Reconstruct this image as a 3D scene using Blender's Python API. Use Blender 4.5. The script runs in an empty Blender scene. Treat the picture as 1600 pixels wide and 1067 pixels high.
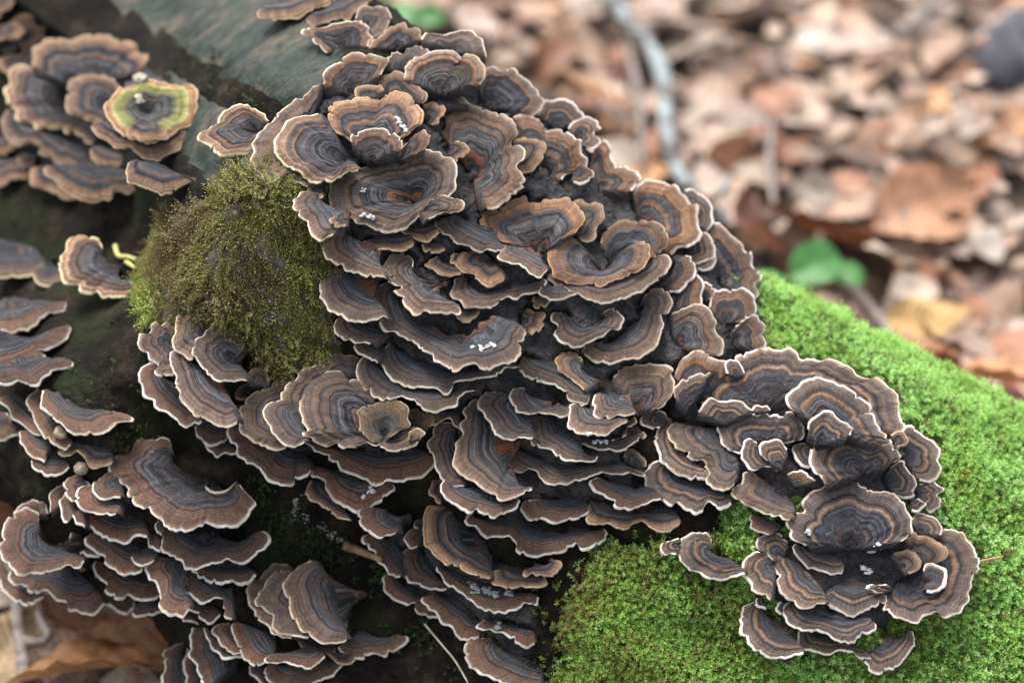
import bpy, math, random
import numpy as np
from mathutils import Vector, Matrix
from mathutils.bvhtree import BVHTree

rng = np.random.default_rng(7)
random.seed(7)
SC = bpy.context.scene
COL = SC.collection

# ------------------------------------------------------------------ camera, sky, sun, exposure
PITCH = math.radians(40.0)
Rv = np.array([1.0, 0.0, 0.0])
Uv = np.array([0.0, math.sin(PITCH), math.cos(PITCH)])
Fv = np.array([0.0, math.cos(PITCH), -math.sin(PITCH)])
D0 = 0.75
CAM = -D0 * Fv
K = 36.0 / 60.0 / 1600.0
cd = bpy.data.cameras.new('camera')
cam = bpy.data.objects.new('camera', cd); COL.objects.link(cam)
cam.location = CAM
cam.rotation_euler = Vector(Fv).to_track_quat('-Z', 'Y').to_euler()
cd.lens = 60.0; cd.sensor_width = 36.0; cd.clip_start = 0.01; cd.clip_end = 200.0
cd.dof.use_dof = True; cd.dof.focus_distance = 0.725; cd.dof.aperture_fstop = 3.8
cd.dof.aperture_blades = 0
SC.camera = cam

SUN_EL, SUN_AZ = math.radians(62), math.radians(-35)      # azimuth from +Y towards +X
w = bpy.data.worlds.new("World"); SC.world = w; w.use_nodes = True
nt = w.node_tree; nt.nodes.clear()
sky = nt.nodes.new('ShaderNodeTexSky'); sky.sky_type = 'NISHITA'; sky.sun_disc = False
sky.sun_elevation = SUN_EL; sky.sun_rotation = SUN_AZ; sky.air_density = 1.0; sky.dust_density = 4.0
hs = nt.nodes.new('ShaderNodeHueSaturation'); hs.inputs['Saturation'].default_value = 0.35
bg = nt.nodes.new('ShaderNodeBackground'); bg.inputs['Strength'].default_value = 0.15
wo = nt.nodes.new('ShaderNodeOutputWorld')
nt.links.new(sky.outputs[0], hs.inputs['Color']); nt.links.new(hs.outputs[0], bg.inputs[0]); nt.links.new(bg.outputs[0], wo.inputs[0])
sd = bpy.data.lights.new('sun', 'SUN'); sd.energy = 1.5; sd.angle = math.radians(25); sd.color = (1.0, 0.96, 0.9)
sun = bpy.data.objects.new('sun', sd); COL.objects.link(sun)
sdir = Vector((math.sin(SUN_AZ) * math.cos(SUN_EL), math.cos(SUN_AZ) * math.cos(SUN_EL), math.sin(SUN_EL)))
sun.rotation_euler = sdir.to_track_quat('Z', 'Y').to_euler()
SC.render.engine = 'CYCLES'
SC.cycles.use_denoising = True
SC.view_settings.view_transform = 'Standard'; SC.view_settings.look = 'None'
SC.view_settings.gamma = 1.0; SC.view_settings.use_curve_mapping = False
SC.view_settings.exposure = 1.32

# ------------------------------------------------------------------ helpers
def ray(px):
    px = np.asarray(px, float)
    return Fv + ((px[..., 0:1] - 800.0) * K) * Rv + ((533.5 - px[..., 1:2]) * K) * Uv

def project(P):
    q = np.asarray(P) - CAM
    d = q @ Fv
    return np.stack([800.0 + (q @ Rv) / d / K, 533.5 - (q @ Uv) / d / K], -1), d

def unit(a):
    a = np.asarray(a, float)
    return a / np.maximum(np.linalg.norm(a, axis=-1, keepdims=True), 1e-12)

def in_poly(pts, poly):
    x, y = pts[:, 0], pts[:, 1]; r = np.zeros(len(pts), bool); n = len(poly)
    for i in range(n):
        x1, y1 = poly[i]; x2, y2 = poly[(i + 1) % n]
        c = ((y1 > y) != (y2 > y)) & (x < (x2 - x1) * (y - y1) / (y2 - y1 + 1e-12) + x1)
        r ^= c
    return r

def line_dist(pts, line):
    best = np.full(len(pts), 1e9)
    for (a, b) in zip(line[:-1], line[1:]):
        a = np.array(a, float); b = np.array(b, float); ab = b - a
        t = np.clip(((pts - a) @ ab) / (ab @ ab), 0, 1)
        best = np.minimum(best, np.linalg.norm(pts - (a + t[:, None] * ab), axis=1))
    return best

class Noise3:                                            # smooth lattice noise, -1..1
    def __init__(s, seed):
        r = np.random.default_rng(seed); s.t = r.uniform(-1, 1, (32, 32, 32))
    def __call__(s, p):
        p = np.asarray(p, float); i = np.floor(p).astype(int); f = p - i; f = f * f * (3 - 2 * f); i &= 31; j = (i + 1) & 31
        T = s.t; x0, y0, z0 = i[..., 0], i[..., 1], i[..., 2]; x1, y1, z1 = j[..., 0], j[..., 1], j[..., 2]
        fx, fy, fz = f[..., 0], f[..., 1], f[..., 2]
        a = T[x0, y0, z0] * (1 - fx) + T[x1, y0, z0] * fx; b = T[x0, y1, z0] * (1 - fx) + T[x1, y1, z0] * fx
        c = T[x0, y0, z1] * (1 - fx) + T[x1, y0, z1] * fx; d = T[x0, y1, z1] * (1 - fx) + T[x1, y1, z1] * fx
        return (a * (1 - fy) + b * fy) * (1 - fz) + (c * (1 - fy) + d * fy) * fz
NZ = Noise3(3)
def noise1(x, seed, period=None):                        # 1-D value noise, -1..1
    i = np.floor(x).astype(int); f = x - i; f = f * f * (3 - 2 * f)
    r = np.random.default_rng(seed).uniform(-1, 1, 512)
    if period: a, b = r[i % period % 512], r[(i + 1) % period % 512]
    else: a, b = r[i % 512], r[(i + 1) % 512]
    return a * (1 - f) + b * f

def mesh_np(name, V, F, mat=None, attrs=None, smooth=True):
    V = np.ascontiguousarray(V, np.float32); F = np.ascontiguousarray(F, np.int32)
    me = bpy.data.meshes.new(name); n = F.shape[1]
    me.vertices.add(len(V)); me.vertices.foreach_set('co', V.ravel())
    me.loops.add(F.size); me.loops.foreach_set('vertex_index', F.ravel())
    me.polygons.add(len(F)); me.polygons.foreach_set('loop_start', np.arange(0, F.size, n, dtype=np.int32))
    me.polygons.foreach_set('loop_total', np.full(len(F), n, np.int32))
    if smooth: me.polygons.foreach_set('use_smooth', np.ones(len(F), bool))
    for k, a in (attrs or {}).items():
        at = me.attributes.new(k, 'FLOAT', 'POINT'); at.data.foreach_set('value', np.ascontiguousarray(a, np.float32))
    me.update(calc_edges=True)
    if mat: me.materials.append(mat)
    return me

def link(name, me, parent=None, loc=None):
    o = bpy.data.objects.new(name, me); COL.objects.link(o)
    if parent is not None: o.parent = parent
    if loc is not None: o.location = loc
    return o

def tag(o, label=None, cat=None, group=None, kind=None):
    if label: o['label'] = label
    if cat: o['category'] = cat
    if group: o['group'] = group
    if kind: o['kind'] = kind
    return o

def tube(pts, rad, seg=8, jitter=0.0, seed=0):
    pts = np.asarray(pts, float); rad = np.broadcast_to(np.asarray(rad, float), (len(pts),)); r = np.random.default_rng(seed)
    tan = unit(np.gradient(pts, axis=0)); ref = np.array([0.31, 0.22, 0.92]); V = []
    for p, t, ra in zip(pts, tan, rad):
        a = unit(np.cross(t, ref)); b = np.cross(t, a)
        for k in range(seg):
            th = 2 * math.pi * k / seg; V.append(p + (a * math.cos(th) + b * math.sin(th)) * ra * (1 + jitter * r.uniform(-1, 1)))
    F = []
    for i in range(len(pts) - 1):
        for k in range(seg):
            F.append((i * seg + k, i * seg + (k + 1) % seg, (i + 1) * seg + (k + 1) % seg, (i + 1) * seg + k))
    n = len(V); V += [pts[0], pts[-1]]
    for k in range(seg):
        F.append((n, (k + 1) % seg, k, n)); F.append((n + 1, (len(pts) - 1) * seg + k, (len(pts) - 1) * seg + (k + 1) % seg, n + 1))
    return np.array(V), F

def mesh_py(name, V, F, mat, smooth=True):
    me = bpy.data.meshes.new(name)
    F = [tuple(dict.fromkeys(f)) for f in F]
    me.from_pydata([tuple(v) for v in V], [], F); me.update()
    if smooth:
        for p in me.polygons: p.use_smooth = True
    if mat: me.materials.append(mat)
    return me

def smooth_line(pts, n):
    pts = np.asarray(pts, float); t = np.linspace(0, len(pts) - 1, n); P = np.vstack([2 * pts[0] - pts[1], pts, 2 * pts[-1] - pts[-2]])
    i = np.minimum(t.astype(int), len(pts) - 2); f = (t - i)[:, None]
    a, b, c, d = P[i], P[i + 1], P[i + 2], P[i + 3]
    return 0.5 * ((2 * b) + (c - a) * f + (2 * a - 5 * b + 4 * c - d) * f ** 2 + (3 * b - a - 3 * c + d) * f ** 3)

# ------------------------------------------------------------------ materials
class NB:                                                # small node builder
    def __init__(s, name):
        s.m = bpy.data.materials.new(name); s.m.use_nodes = True; s.t = s.m.node_tree; s.t.nodes.clear()
        s.out = s.t.nodes.new('ShaderNodeOutputMaterial'); s.p = s.t.nodes.new('ShaderNodeBsdfPrincipled'); s.l(s.p.outputs[0], s.out.inputs[0])
    def l(s, a, b): s.t.links.new(a, b)
    def put(s, sock, v):
        if isinstance(v, bpy.types.NodeSocket): s.l(v, sock)
        elif isinstance(v, (tuple, list)) and len(v) == 3 and sock.type == 'RGBA': sock.default_value = (*v, 1)
        else: sock.default_value = v
    def attr(s, n):
        a = s.t.nodes.new('ShaderNodeAttribute'); a.attribute_name = n; return a.outputs['Fac']
    def math(s, op, a, b=0.0, c=None, clamp=False):
        n = s.t.nodes.new('ShaderNodeMath'); n.operation = op; n.use_clamp = clamp; s.put(n.inputs[0], a); s.put(n.inputs[1], b)
        if c is not None: s.put(n.inputs[2], c)
        return n.outputs[0]
    def xyz(s, x, y, z):
        n = s.t.nodes.new('ShaderNodeCombineXYZ')
        for i, v in enumerate((x, y, z)): s.put(n.inputs[i], v)
        return n.outputs[0]
    def noise(s, vec=None, scale=1.0, detail=2.0, rough=0.5, dist=0.0):
        n = s.t.nodes.new('ShaderNodeTexNoise'); n.inputs['Scale'].default_value = scale; n.inputs['Detail'].default_value = detail
        n.inputs['Roughness'].default_value = rough; n.inputs['Distortion'].default_value = dist
        if vec is not None: s.l(vec, n.inputs['Vector'])
        return n.outputs['Fac']
    def ramp(s, fac, stops, interp='LINEAR'):
        n = s.t.nodes.new('ShaderNodeValToRGB'); r = n.color_ramp; r.interpolation = interp; s.put(n.inputs[0], fac)
        stops = sorted(stops, key=lambda q: q[0]); e = r.elements
        while len(e) < len(stops): e.new(1.0)
        for i, (p, c) in enumerate(stops):
            e[i].position = min(max(p, 0.0), 1.0)
            c = (c, c, c) if isinstance(c, float) else c
            e[i].color = (*c, 1)
        return n.outputs[0]
    def mix(s, fac, a, b, mode='MIX'):
        n = s.t.nodes.new('ShaderNodeMix'); n.data_type = 'RGBA'; n.blend_type = mode; n.clamp_factor = True
        s.put(n.inputs[0], fac); s.put(n.inputs[6], a); s.put(n.inputs[7], b); return n.outputs[2]
    def geo(s):
        return s.t.nodes.new('ShaderNodeTexCoord').outputs['Object']
    def pos(s):
        return s.t.nodes.new('ShaderNodeNewGeometry').outputs['Position']
    def scale(s, vec, sx, sy, sz):
        n = s.t.nodes.new('ShaderNodeMapping'); n.inputs['Scale'].default_value = (sx, sy, sz); s.l(vec, n.inputs['Vector']); return n.outputs[0]
    def bump(s, h, dist, strength=1.0):
        n = s.t.nodes.new('ShaderNodeBump'); n.inputs['Distance'].default_value = dist; n.inputs['Strength'].default_value = strength
        s.l(h, n.inputs['Height']); s.l(n.outputs[0], s.p.inputs['Normal'])
    def set(s, **k):
        for a, v in k.items(): s.put(s.p.inputs[a.replace('_', ' ')], v)
        return s

CREAM = (0.66, 0.57, 0.45); TAN = (0.33, 0.21, 0.13); TAUPE = (0.165, 0.120, 0.094); TAUPE2 = (0.115, 0.089, 0.077)
BROWN = (0.135, 0.080, 0.052); RUST = (0.165, 0.068, 0.034); ORNG = (0.235, 0.122, 0.056); DK = (0.016, 0.0155, 0.019); BLK = (0.007, 0.0065, 0.0075)
BLU = (0.052, 0.055, 0.064); BLUL = (0.105, 0.113, 0.13); GRYB = (0.085, 0.072, 0.072); OLV = (0.12, 0.095, 0.056); GRN = (0.16, 0.19, 0.055); YEL = (0.62, 0.5, 0.3)
PURP = (0.050, 0.045, 0.053)
STYLES = {
 'g': [(0, CREAM), (.03, TAN), (.065, TAUPE), (.13, TAUPE2), (.16, BROWN), (.19, TAUPE), (.245, BROWN), (.27, DK), (.30, GRYB), (.355, TAUPE2), (.385, BROWN), (.41, DK), (.44, BLU), (.52, DK), (.56, BLUL), (.60, BLU), (.64, DK), (.73, BLU), (.76, DK), (.80, (.26, .085, .035)), (.87, RUST), (.9, DK), (1, BLK)],
 'h': [(0, TAN), (.03, ORNG), (.08, TAUPE), (.14, BROWN), (.19, ORNG), (.22, TAUPE2), (.30, GRYB), (.34, DK), (.38, BLU), (.45, DK), (.50, BLUL), (.58, BLU), (.63, DK), (.69, BLU), (.76, DK), (.80, RUST), (.87, RUST), (.91, BLU), (1, DK)],
 'o': [(0, CREAM), (.025, ORNG), (.08, TAN), (.14, TAUPE), (.18, ORNG), (.21, BROWN), (.25, TAUPE2), (.30, DK), (.37, BLU), (.43, TAUPE2), (.47, ORNG), (.50, DK), (.60, BLU), (.68, DK), (1, BLK)],
 'n': [(0, CREAM), (.03, TAN), (.07, TAUPE), (.2, TAUPE2), (.24, BROWN), (.28, TAUPE), (.36, TAUPE2), (.40, DK), (.43, GRYB), (.52, PURP), (.57, BROWN), (.62, DK), (.72, BLU), (.82, DK), (1, BLK)],
 'p': [(0, CREAM), (.03, TAN), (.07, TAUPE), (.13, TAUPE2), (.16, TAUPE), (.22, TAUPE2), (.25, DK), (.28, TAUPE2), (.33, TAN), (.36, BROWN), (.40, DK), (.45, BLU), (.52, PURP), (.57, DK), (.62, BLU), (.70, DK), (.76, BROWN), (.80, DK), (1, BLK)],
 'd': [(0, CREAM), (.03, TAN), (.08, TAUPE), (.15, TAUPE2), (.19, ORNG), (.225, BROWN), (.25, DK), (.34, PURP), (.48, DK), (.58, PURP), (.70, DK), (1, BLK)],
 'r': [(0, CREAM), (.035, TAN), (.08, TAUPE), (.13, BROWN), (.17, ORNG), (.20, TAUPE), (.25, BROWN), (.29, ORNG), (.32, DK), (.38, BLU), (.45, DK), (.52, TAUPE2), (.56, ORNG), (.60, DK), (.72, BLU), (.82, RUST), (1, DK)],
 'b': [(0, CREAM), (.035, TAN), (.07, BROWN), (.12, TAUPE2), (.16, RUST), (.20, BROWN), (.26, TAUPE2), (.31, RUST), (.34, DK), (.40, TAUPE2), (.45, DK), (.52, BLU), (.60, DK), (.7, PURP), (.8, DK), (1, BLK)],
 'y': [(0, YEL), (.03, TAN), (.07, TAUPE), (.14, TAN), (.18, TAUPE2), (.24, GRYB), (.28, ORNG), (.31, DK), (.36, BLU), (.46, GRYB), (.50, DK), (.55, BLUL), (.62, DK), (.72, BLU), (.85, DK), (1, BLK)],
 'k': [(0, TAN), (.03, OLV), (.1, (.16, .125, .075)), (.18, OLV), (.24, ORNG), (.27, (.1, .085, .065)), (.4, OLV), (.46, (.06, .055, .05)), (.55, (.14, .14, .12)), (.66, DK), (.8, (.12, .12, .11)), (1, BLK)],
 'a': [(0, CREAM), (.04, ORNG), (.1, TAN), (.16, (.3, .28, .12)), (.24, GRN), (.34, (.24, .24, .10)), (.42, (.08, .1, .06)), (.5, DK), (.75, (.05, .06, .055)), (1, BLK)],
 'w': [(0, CREAM), (.08, CREAM), (.14, TAUPE), (.3, BLU), (.4, BLUL), (.5, BLU), (.6, RUST), (.8, DK), (1, DK)],
}
CAPMAT = {}
def cap_mat(st, var):
    if (st, var) in CAPMAT: return CAPMAT[st, var]
    r = random.Random(st + str(var))
    b = NB('cap_skin_%s_%d' % (st, var))
    stops = []
    for i, (p, c) in enumerate(STYLES[st]):
        pp = p if i < 2 else p * r.uniform(.97, 1.03) + r.uniform(-.006, .006)
        g = r.uniform(.82, 1.2) if i > 1 else 1.0; h = r.uniform(-.07, .07)
        stops.append((pp, (c[0] * g * (1 + h), c[1] * g, c[2] * g * (1 - h))))
    t, d, s, sd = b.attr('t'), b.attr('d'), b.attr('s'), b.attr('seed')
    wob = b.noise(b.xyz(b.math('MULTIPLY', s, 110.0), b.math('MULTIPLY', d, 60.0), sd), 1.0, 3.0)
    t2 = b.math('ADD', t, b.math('MULTIPLY', b.math('SUBTRACT', wob, .5), b.math('MINIMUM', b.math('MULTIPLY', t, .3), .06)))
    base = b.ramp(t2, stops)
    lines = b.noise(b.xyz(b.math('MULTIPLY', s, 24.0), b.math('MULTIPLY_ADD', t2, 125.0, b.math('MULTIPLY', sd, 7.0)), sd), 1.0, 3.0, .65)
    thin = b.noise(b.xyz(b.math('MULTIPLY', s, 15.0), b.math('MULTIPLY_ADD', t2, 66.0, b.math('MULTIPLY', sd, 5.0)), b.math('ADD', sd, 9.0)), 1.0, 2.0, .55)
    fib = b.noise(b.xyz(b.math('MULTIPLY', s, 1700.0), b.math('MULTIPLY', d, 150.0), sd), 1.0, 2.0, .6)
    blot = b.noise(b.pos(), 260.0, 4.0, .65)
    k = b.ramp(lines, [(.28, .42), (.40, .82), (.50, 1.06), (.62, 1.34), (.76, .8)])
    col = b.mix(1.0, base, k, 'MULTIPLY')
    col = b.mix(1.0, col, b.ramp(t2, [(.36, 1.0), (.5, .8), (.7, .7), (1, .6)]), 'MULTIPLY')
    inner = b.ramp(t2, [(.30, 0.0), (.46, .8), (.8, .55), (1.0, .1)])
    col = b.mix(b.math('MULTIPLY', b.ramp(thin, [(.53, 0.0), (.58, .85), (.62, .9), (.68, 0.0)]), inner), col, (.19, .205, .23))
    col = b.mix(b.ramp(thin, [(.34, .7), (.40, 0.0)]), col, (.018, .015, .015))
    warm = b.ramp(b.noise(b.xyz(b.math('MULTIPLY', s, 90.0), b.math('MULTIPLY', t2, 22.0), b.math('ADD', sd, 3.3)), 1.0, 2.0), [(.56, 0.0), (.68, 1.0)])
    col = b.mix(b.math('MULTIPLY', warm, b.math('MULTIPLY', b.math('SMOOTH_MIN', t2, .35, .1), .9)), col, (0.25, 0.105, 0.045))
    col = b.mix(1.0, col, b.ramp(fib, [(.25, .58), (.5, 1.0), (.75, 1.4)]), 'MULTIPLY')
    col = b.mix(1.0, col, b.ramp(blot, [(.3, .75), (.5, 1.0), (.7, 1.22)]), 'MULTIPLY')
    own = b.math('FRACT', b.math('MULTIPLY', sd, 7.31)); own2 = b.math('FRACT', b.math('MULTIPLY', sd, 3.77))
    col = b.mix(1.0, col, b.ramp(own, [(0, (.72, .74, .78)), (.35, (.95, .93, .92)), (.7, (1.12, 1.06, 1.0)), (1, (1.32, 1.2, 1.08))]), 'MULTIPLY')
    dust = b.ramp(b.noise(b.pos(), 900.0, 2.0, .5), [(.70, 0.0), (.75, 1.0)]); dmask = b.ramp(b.noise(b.pos(), 60.0, 3.0), [(.45, 0.0), (.65, .8)])
    col = b.mix(b.math('MULTIPLY', dust, dmask), col, (.42, .42, .40))
    alg = b.ramp(b.noise(b.pos(), 75.0, 4.0, .6), [(.54, 0.0), (.68, 1.0)])
    col = b.mix(b.math('MULTIPLY', alg, b.ramp(own2, [(.6, 0.0), (1, .55)])), col, (.075, .085, .035))
    edge = b.math('SUBTRACT', 1.0, b.math('MULTIPLY', d, 1200.0), clamp=True)
    col = b.mix(b.math('MULTIPLY', edge, .6), col, STYLES[st][0][1])
    b.set(Base_Color=col, Roughness=b.ramp(lines, [(.3, .62), (.7, .9)]))
    b.p.inputs['Specular IOR Level'].default_value = .22
    b.p.inputs['Sheen Weight'].default_value = .08; b.p.inputs['Sheen Roughness'].default_value = .45
    b.p.inputs['Sheen Tint'].default_value = (.75, .85, 1, 1)
    hh = b.math('ADD', b.math('MULTIPLY', lines, 1.0), b.math('ADD', b.math('MULTIPLY', fib, .35), b.math('MULTIPLY', blot, .3)))
    b.bump(hh, .0008, 1.0)
    CAPMAT[st, var] = b.m
    return b.m
def margin_mat(name, c1, c2):
    b = NB(name); n = b.noise(b.pos(), 500.0, 3.0)
    n0 = b.noise(b.pos(), 110.0, 3.0, .6); cc = b.mix(b.ramp(n, [(.35, 0.0), (.65, 1.0)]), c1, c2)
    b.set(Base_Color=b.mix(b.ramp(n0, [(.5, 0.0), (.66, .75)]), cc, tuple(k * .55 for k in c2)), Roughness=.8)
    b.p.inputs['Subsurface Weight'].default_value = 0.0
    b.bump(n, .0003, .6); return b.m
MARG = {'g': margin_mat('cream_margin', (.74, .68, .57), (.58, .48, .36)), 'o': margin_mat('tan_margin', (.62, .48, .32), (.44, .28, .15)),
        'p': margin_mat('white_margin', (.82, .76, .69), (.66, .55, .46)), 'y': margin_mat('yellow_cream_margin', (.78, .68, .44), (.66, .52, .3)),
        'b': margin_mat('grey_white_margin', (.66, .63, .56), (.5, .45, .38)), 'k': margin_mat('olive_margin', (.42, .33, .2), (.32, .24, .13))}
MARGKEY = dict(g='g', h='o', o='o', n='g', p='p', d='g', r='p', b='b', y='y', k='k', a='o', w='p')
MARGW = dict(g=.0004, h=.00032, o=.00032, n=.00045, p=.0007, d=.0004, r=.0006, b=.0006, y=.0008, k=.00035, a=.0005, w=.001)
pb = NB('pore_surface'); pn = pb.noise(pb.pos(), 1400.0, 2.0)
pb.set(Base_Color=pb.mix(pn, (.42, .34, .24), (.25, .18, .12)), Roughness=.85); pb.bump(pn, .0004, .7)
PORE = pb.m

# ------------------------------------------------------------------ ground
GZ = -0.225
def ground_h(x, y):
    p = np.stack([np.asarray(x) * 7.0, np.asarray(y) * 7.0, np.zeros_like(np.asarray(x, float))], -1)
    return GZ + 0.012 * NZ(p) + 0.006 * NZ(p * 2.7 + 9) + 0.004 * NZ(p * 6.1 + 4)
gx = np.concatenate([np.linspace(-60, -1.6, 18), np.linspace(-1.5, 2.2, 230), np.linspace(2.4, 60, 18)])
gy = np.concatenate([np.linspace(-30, -1.0, 14), np.linspace(-.9, 2.6, 220), np.linspace(2.8, 90, 20)])
X, Y = np.meshgrid(gx, gy, indexing='ij')
V = np.stack([X, Y, ground_h(X, Y)], -1).reshape(-1, 3)
ni, nj = X.shape; I = np.arange(ni * nj).reshape(ni, nj)
Fq = np.stack([I[:-1, :-1], I[1:, :-1], I[1:, 1:], I[:-1, 1:]], -1).reshape(-1, 4)
b = NB('forest_soil'); n1 = b.noise(b.pos(), 38.0, 6.0, .65); n2 = b.noise(b.pos(), 240.0, 4.0)
b.set(Base_Color=b.mix(1.0, b.ramp(n1, [(.3, (.018, .012, .009)), (.5, (.05, .032, .022)), (.62, (.13, .085, .055)), (.75, (.21, .15, .10))]), b.ramp(n2, [(.3, .6), (.7, 1.3)]), 'MULTIPLY'), Roughness=.85)
b.bump(n2, .006, .9)
tag(link('ground', mesh_np('ground', V, Fq, b.m)), 'brown forest soil under the leaf litter', None, None, 'structure')

# ------------------------------------------------------------------ log
As = .8 * Rv - .6 * Uv; Ps = .6 * Rv + .8 * Uv
def sstep(a, b_, x):
    t = np.clip((x - a) / (b_ - a), 0, 1); return t * t * (3 - 2 * t)
POLY_R = [(1150, 440), (1260, 430), (1700, 620), (1700, 1300), (1120, 1300), (1180, 1060), (1170, 960), (1120, 780), (1170, 560)]
POLY_L = [(842, 1300), (845, 1010), (838, 960), (862, 905), (900, 868), (940, 850), (1010, 842), (1080, 850), (1200, 840), (1260, 960), (1260, 1300)]
KNOB = [(222, 470), (232, 410), (262, 345), (315, 312), (375, 275), (440, 268), (505, 320), (512, 400), (518, 500), (545, 565), (480, 590), (410, 575), (385, 530), (330, 512), (240, 505)]
CRACK = [(60, -60), (140, 0), (220, 45), (275, 75), (325, 107), (362, 135), (400, 155), (432, 176), (470, 190)]
BARE = [(-300, -300), (620, -300), (560, -40), (520, 60), (540, 120), (490, 160), (440, 180), (420, 250), (400, 290), (330, 290), (290, 250), (250, 60), (120, 10), (-20, -20)]
tt = np.concatenate([np.linspace(-.62, -.36, 26)[:-1], np.linspace(-.36, .36, 330), np.linspace(.36, .8, 30)[1:]])
NPH = 300
ph_f = np.linspace(-.35, math.pi + .35, 240); ph_b = np.linspace(math.pi + .35, 2 * math.pi - .35, NPH - 240 + 2)[1:-1]
ph = np.concatenate([ph_f, ph_b])
Tm, Pm = np.meshgrid(tt, ph, indexing='ij')
q_r = np.interp(Tm, [-.62, -.3, -.09, .08, .21, .35, .8], [.10, .095, .092, .092, .117, .128, .13])
q_l = np.interp(Tm, [-.62, -.2, -.147, -.07, .053, .2, .8], [-.24, -.225, -.205, -.205, -.222, -.235, -.24])
q0 = (q_r + q_l) / 2; R0 = (q_r - q_l) / 2
cq, sq = np.cos(Pm), np.sin(Pm)
Q = q0 + R0 * np.sign(cq) * np.abs(cq) ** .85
DPc = np.where(sq > 0, .82 - .085 * np.abs(sq) ** .8, .82 + .15 * np.abs(sq))
frontw = sstep(0.0, .5, sq)
DPc = DPc + .15 * sstep(.12, .28, -Tm)
def gauss(t0, qq, r): return np.exp(-((Tm - t0) ** 2 + (Q - qq) ** 2) / (r * r))
DPc = DPc + frontw * (-.021 * gauss(-.119, -.042, .045) + .045 * gauss(-.176, -.075, .042) + .028 * gauss(-.091, -.106, .034) + .03 * gauss(.02, -.115, .045) + .02 * gauss(-.03, -.13, .03))
LP = (Tm[..., None] * As + Q[..., None] * Ps + (DPc - .75)[..., None] * Fv)
ppx, _ = project(LP.reshape(-1, 3)); front = (sq > -.2).ravel()
cr = line_dist(ppx, CRACK); crd = np.exp(-(cr / 20.0) ** 2) * front
bare = in_poly(ppx, BARE) & front
knob = in_poly(ppx, KNOB) & front
outw = unit(LP - ((q0[..., None] * Ps) + Tm[..., None] * As + .08 * Fv)).reshape(-1, 3)
LPf = LP.reshape(-1, 3)
co = np.stack([Tm.ravel() * 28, Q.ravel() * 75, DPc.ravel() * 75], -1)
dsp = .0035 * NZ(co) + .0022 * NZ(co * 2.3 + 5) + .0016 * NZ(co * 5.5 + 11) + .0010 * NZ(co * 12 + 17)
cst = np.stack([Tm.ravel() * 18, Q.ravel() * 260, DPc.ravel() * 200], -1)
dsp_bare = .0012 * NZ(cst) + .0007 * NZ(cst * 2.1 + 3) + .002 * NZ(co * .8)
dsp = np.where(bare, dsp_bare, dsp) - .030 * crd
LPf = LPf + outw * dsp[:, None]
LP = LPf.reshape(LP.shape)
ni, nj = Tm.shape; I = np.arange(ni * nj).reshape(ni, nj); J = np.roll(I, -1, axis=1)
LF = np.stack([I[:-1], J[:-1], J[1:], I[1:]], -1).reshape(-1, 4)
ppj = ppx + 28 * np.stack([NZ(LPf * 60), NZ(LPf * 60 + 50)], -1)
lft = line_dist(ppx, [(842, 1300), (845, 1010), (838, 960), (862, 905), (900, 868), (940, 850), (1010, 842), (1100, 845)])
mossbed = (in_poly(ppx, POLY_R) | (in_poly(ppj, POLY_L) & (lft > 34))) & (LPf @ Ps > -.2) & (sq > -.6).ravel()
fm = np.where(mossbed[LF].mean(1) > .5, 3, 0)
fm = np.where(fm == 3, 3, np.where(knob[LF].mean(1) > .5, 2, np.where((bare[LF].mean(1) > .5) & (crd[LF].mean(1) < .2), 1, 0)))
bvh = BVHTree.FromPolygons([tuple(v) for v in LPf], [tuple(f) for f in LF], all_triangles=False)

b = NB('dark_wet_bark'); P_ = b.pos(); n1 = b.noise(P_, 55.0, 6.0, .7); n2 = b.noise(P_, 320.0, 5.0, .7); n3 = b.noise(P_, 24.0, 3.0)
c0 = b.ramp(n1, [(.32, (.004, .0035, .003)), (.5, (.012, .0095, .0075)), (.62, (.03, .022, .015)), (.74, (.07, .05, .035))])
c0 = b.mix(b.ramp(n3, [(.52, 0.0), (.66, .75)]), c0, (.018, .026, .009))
c0 = b.mix(1.0, c0, b.ramp(n2, [(.3, .55), (.7, 1.5)]), 'MULTIPLY')
b.set(Base_Color=c0, Roughness=b.ramp(n2, [(.3, .55), (.7, .9)])); b.p.inputs['Specular IOR Level'].default_value = .12; b.bump(b.math('ADD', n1, b.math('MULTIPLY', n2, .5)), .006, 1.0); BARK = b.m
b = NB('weathered_bare_wood'); P_ = b.pos()
rot = b.t.nodes.new('ShaderNodeVectorRotate'); rot.rotation_type = 'EULER_XYZ'
ex = Matrix((As, Ps, Fv)).to_euler(); rot.inputs['Rotation'].default_value = ex; b.l(P_, rot.inputs['Vector'])
gr = b.noise(b.scale(rot.outputs[0], 25, 420, 420), 1.0, 4.0, .6, .4); bl = b.noise(b.scale(rot.outputs[0], 38, 55, 55), 1.0, 6.0, .7); bl2 = b.noise(P_, 95.0, 4.0, .6)
c0 = b.ramp(bl, [(.36, (.006, .011, .009)), (.46, (.018, .027, .021)), (.54, (.036, .041, .033)), (.62, (.09, .068, .048))])
c0 = b.mix(b.ramp(bl2, [(.55, 0.0), (.7, .6)]), c0, (.035, .06, .05))
c0 = b.mix(1.0, c0, b.ramp(gr, [(.3, .8), (.55, 1.02), (.75, 1.12)]), 'MULTIPLY')
b.set(Base_Color=c0, Roughness=.6); b.p.inputs['Specular IOR Level'].default_value = .25; b.bump(b.math('ADD', gr, bl2), .002, .9); BAREW = b.m
b = NB('grey_green_knob_bark'); P_ = b.pos(); n1 = b.noise(P_, 90.0, 6.0, .7); n2 = b.noise(P_, 420.0, 4.0, .7)
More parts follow.
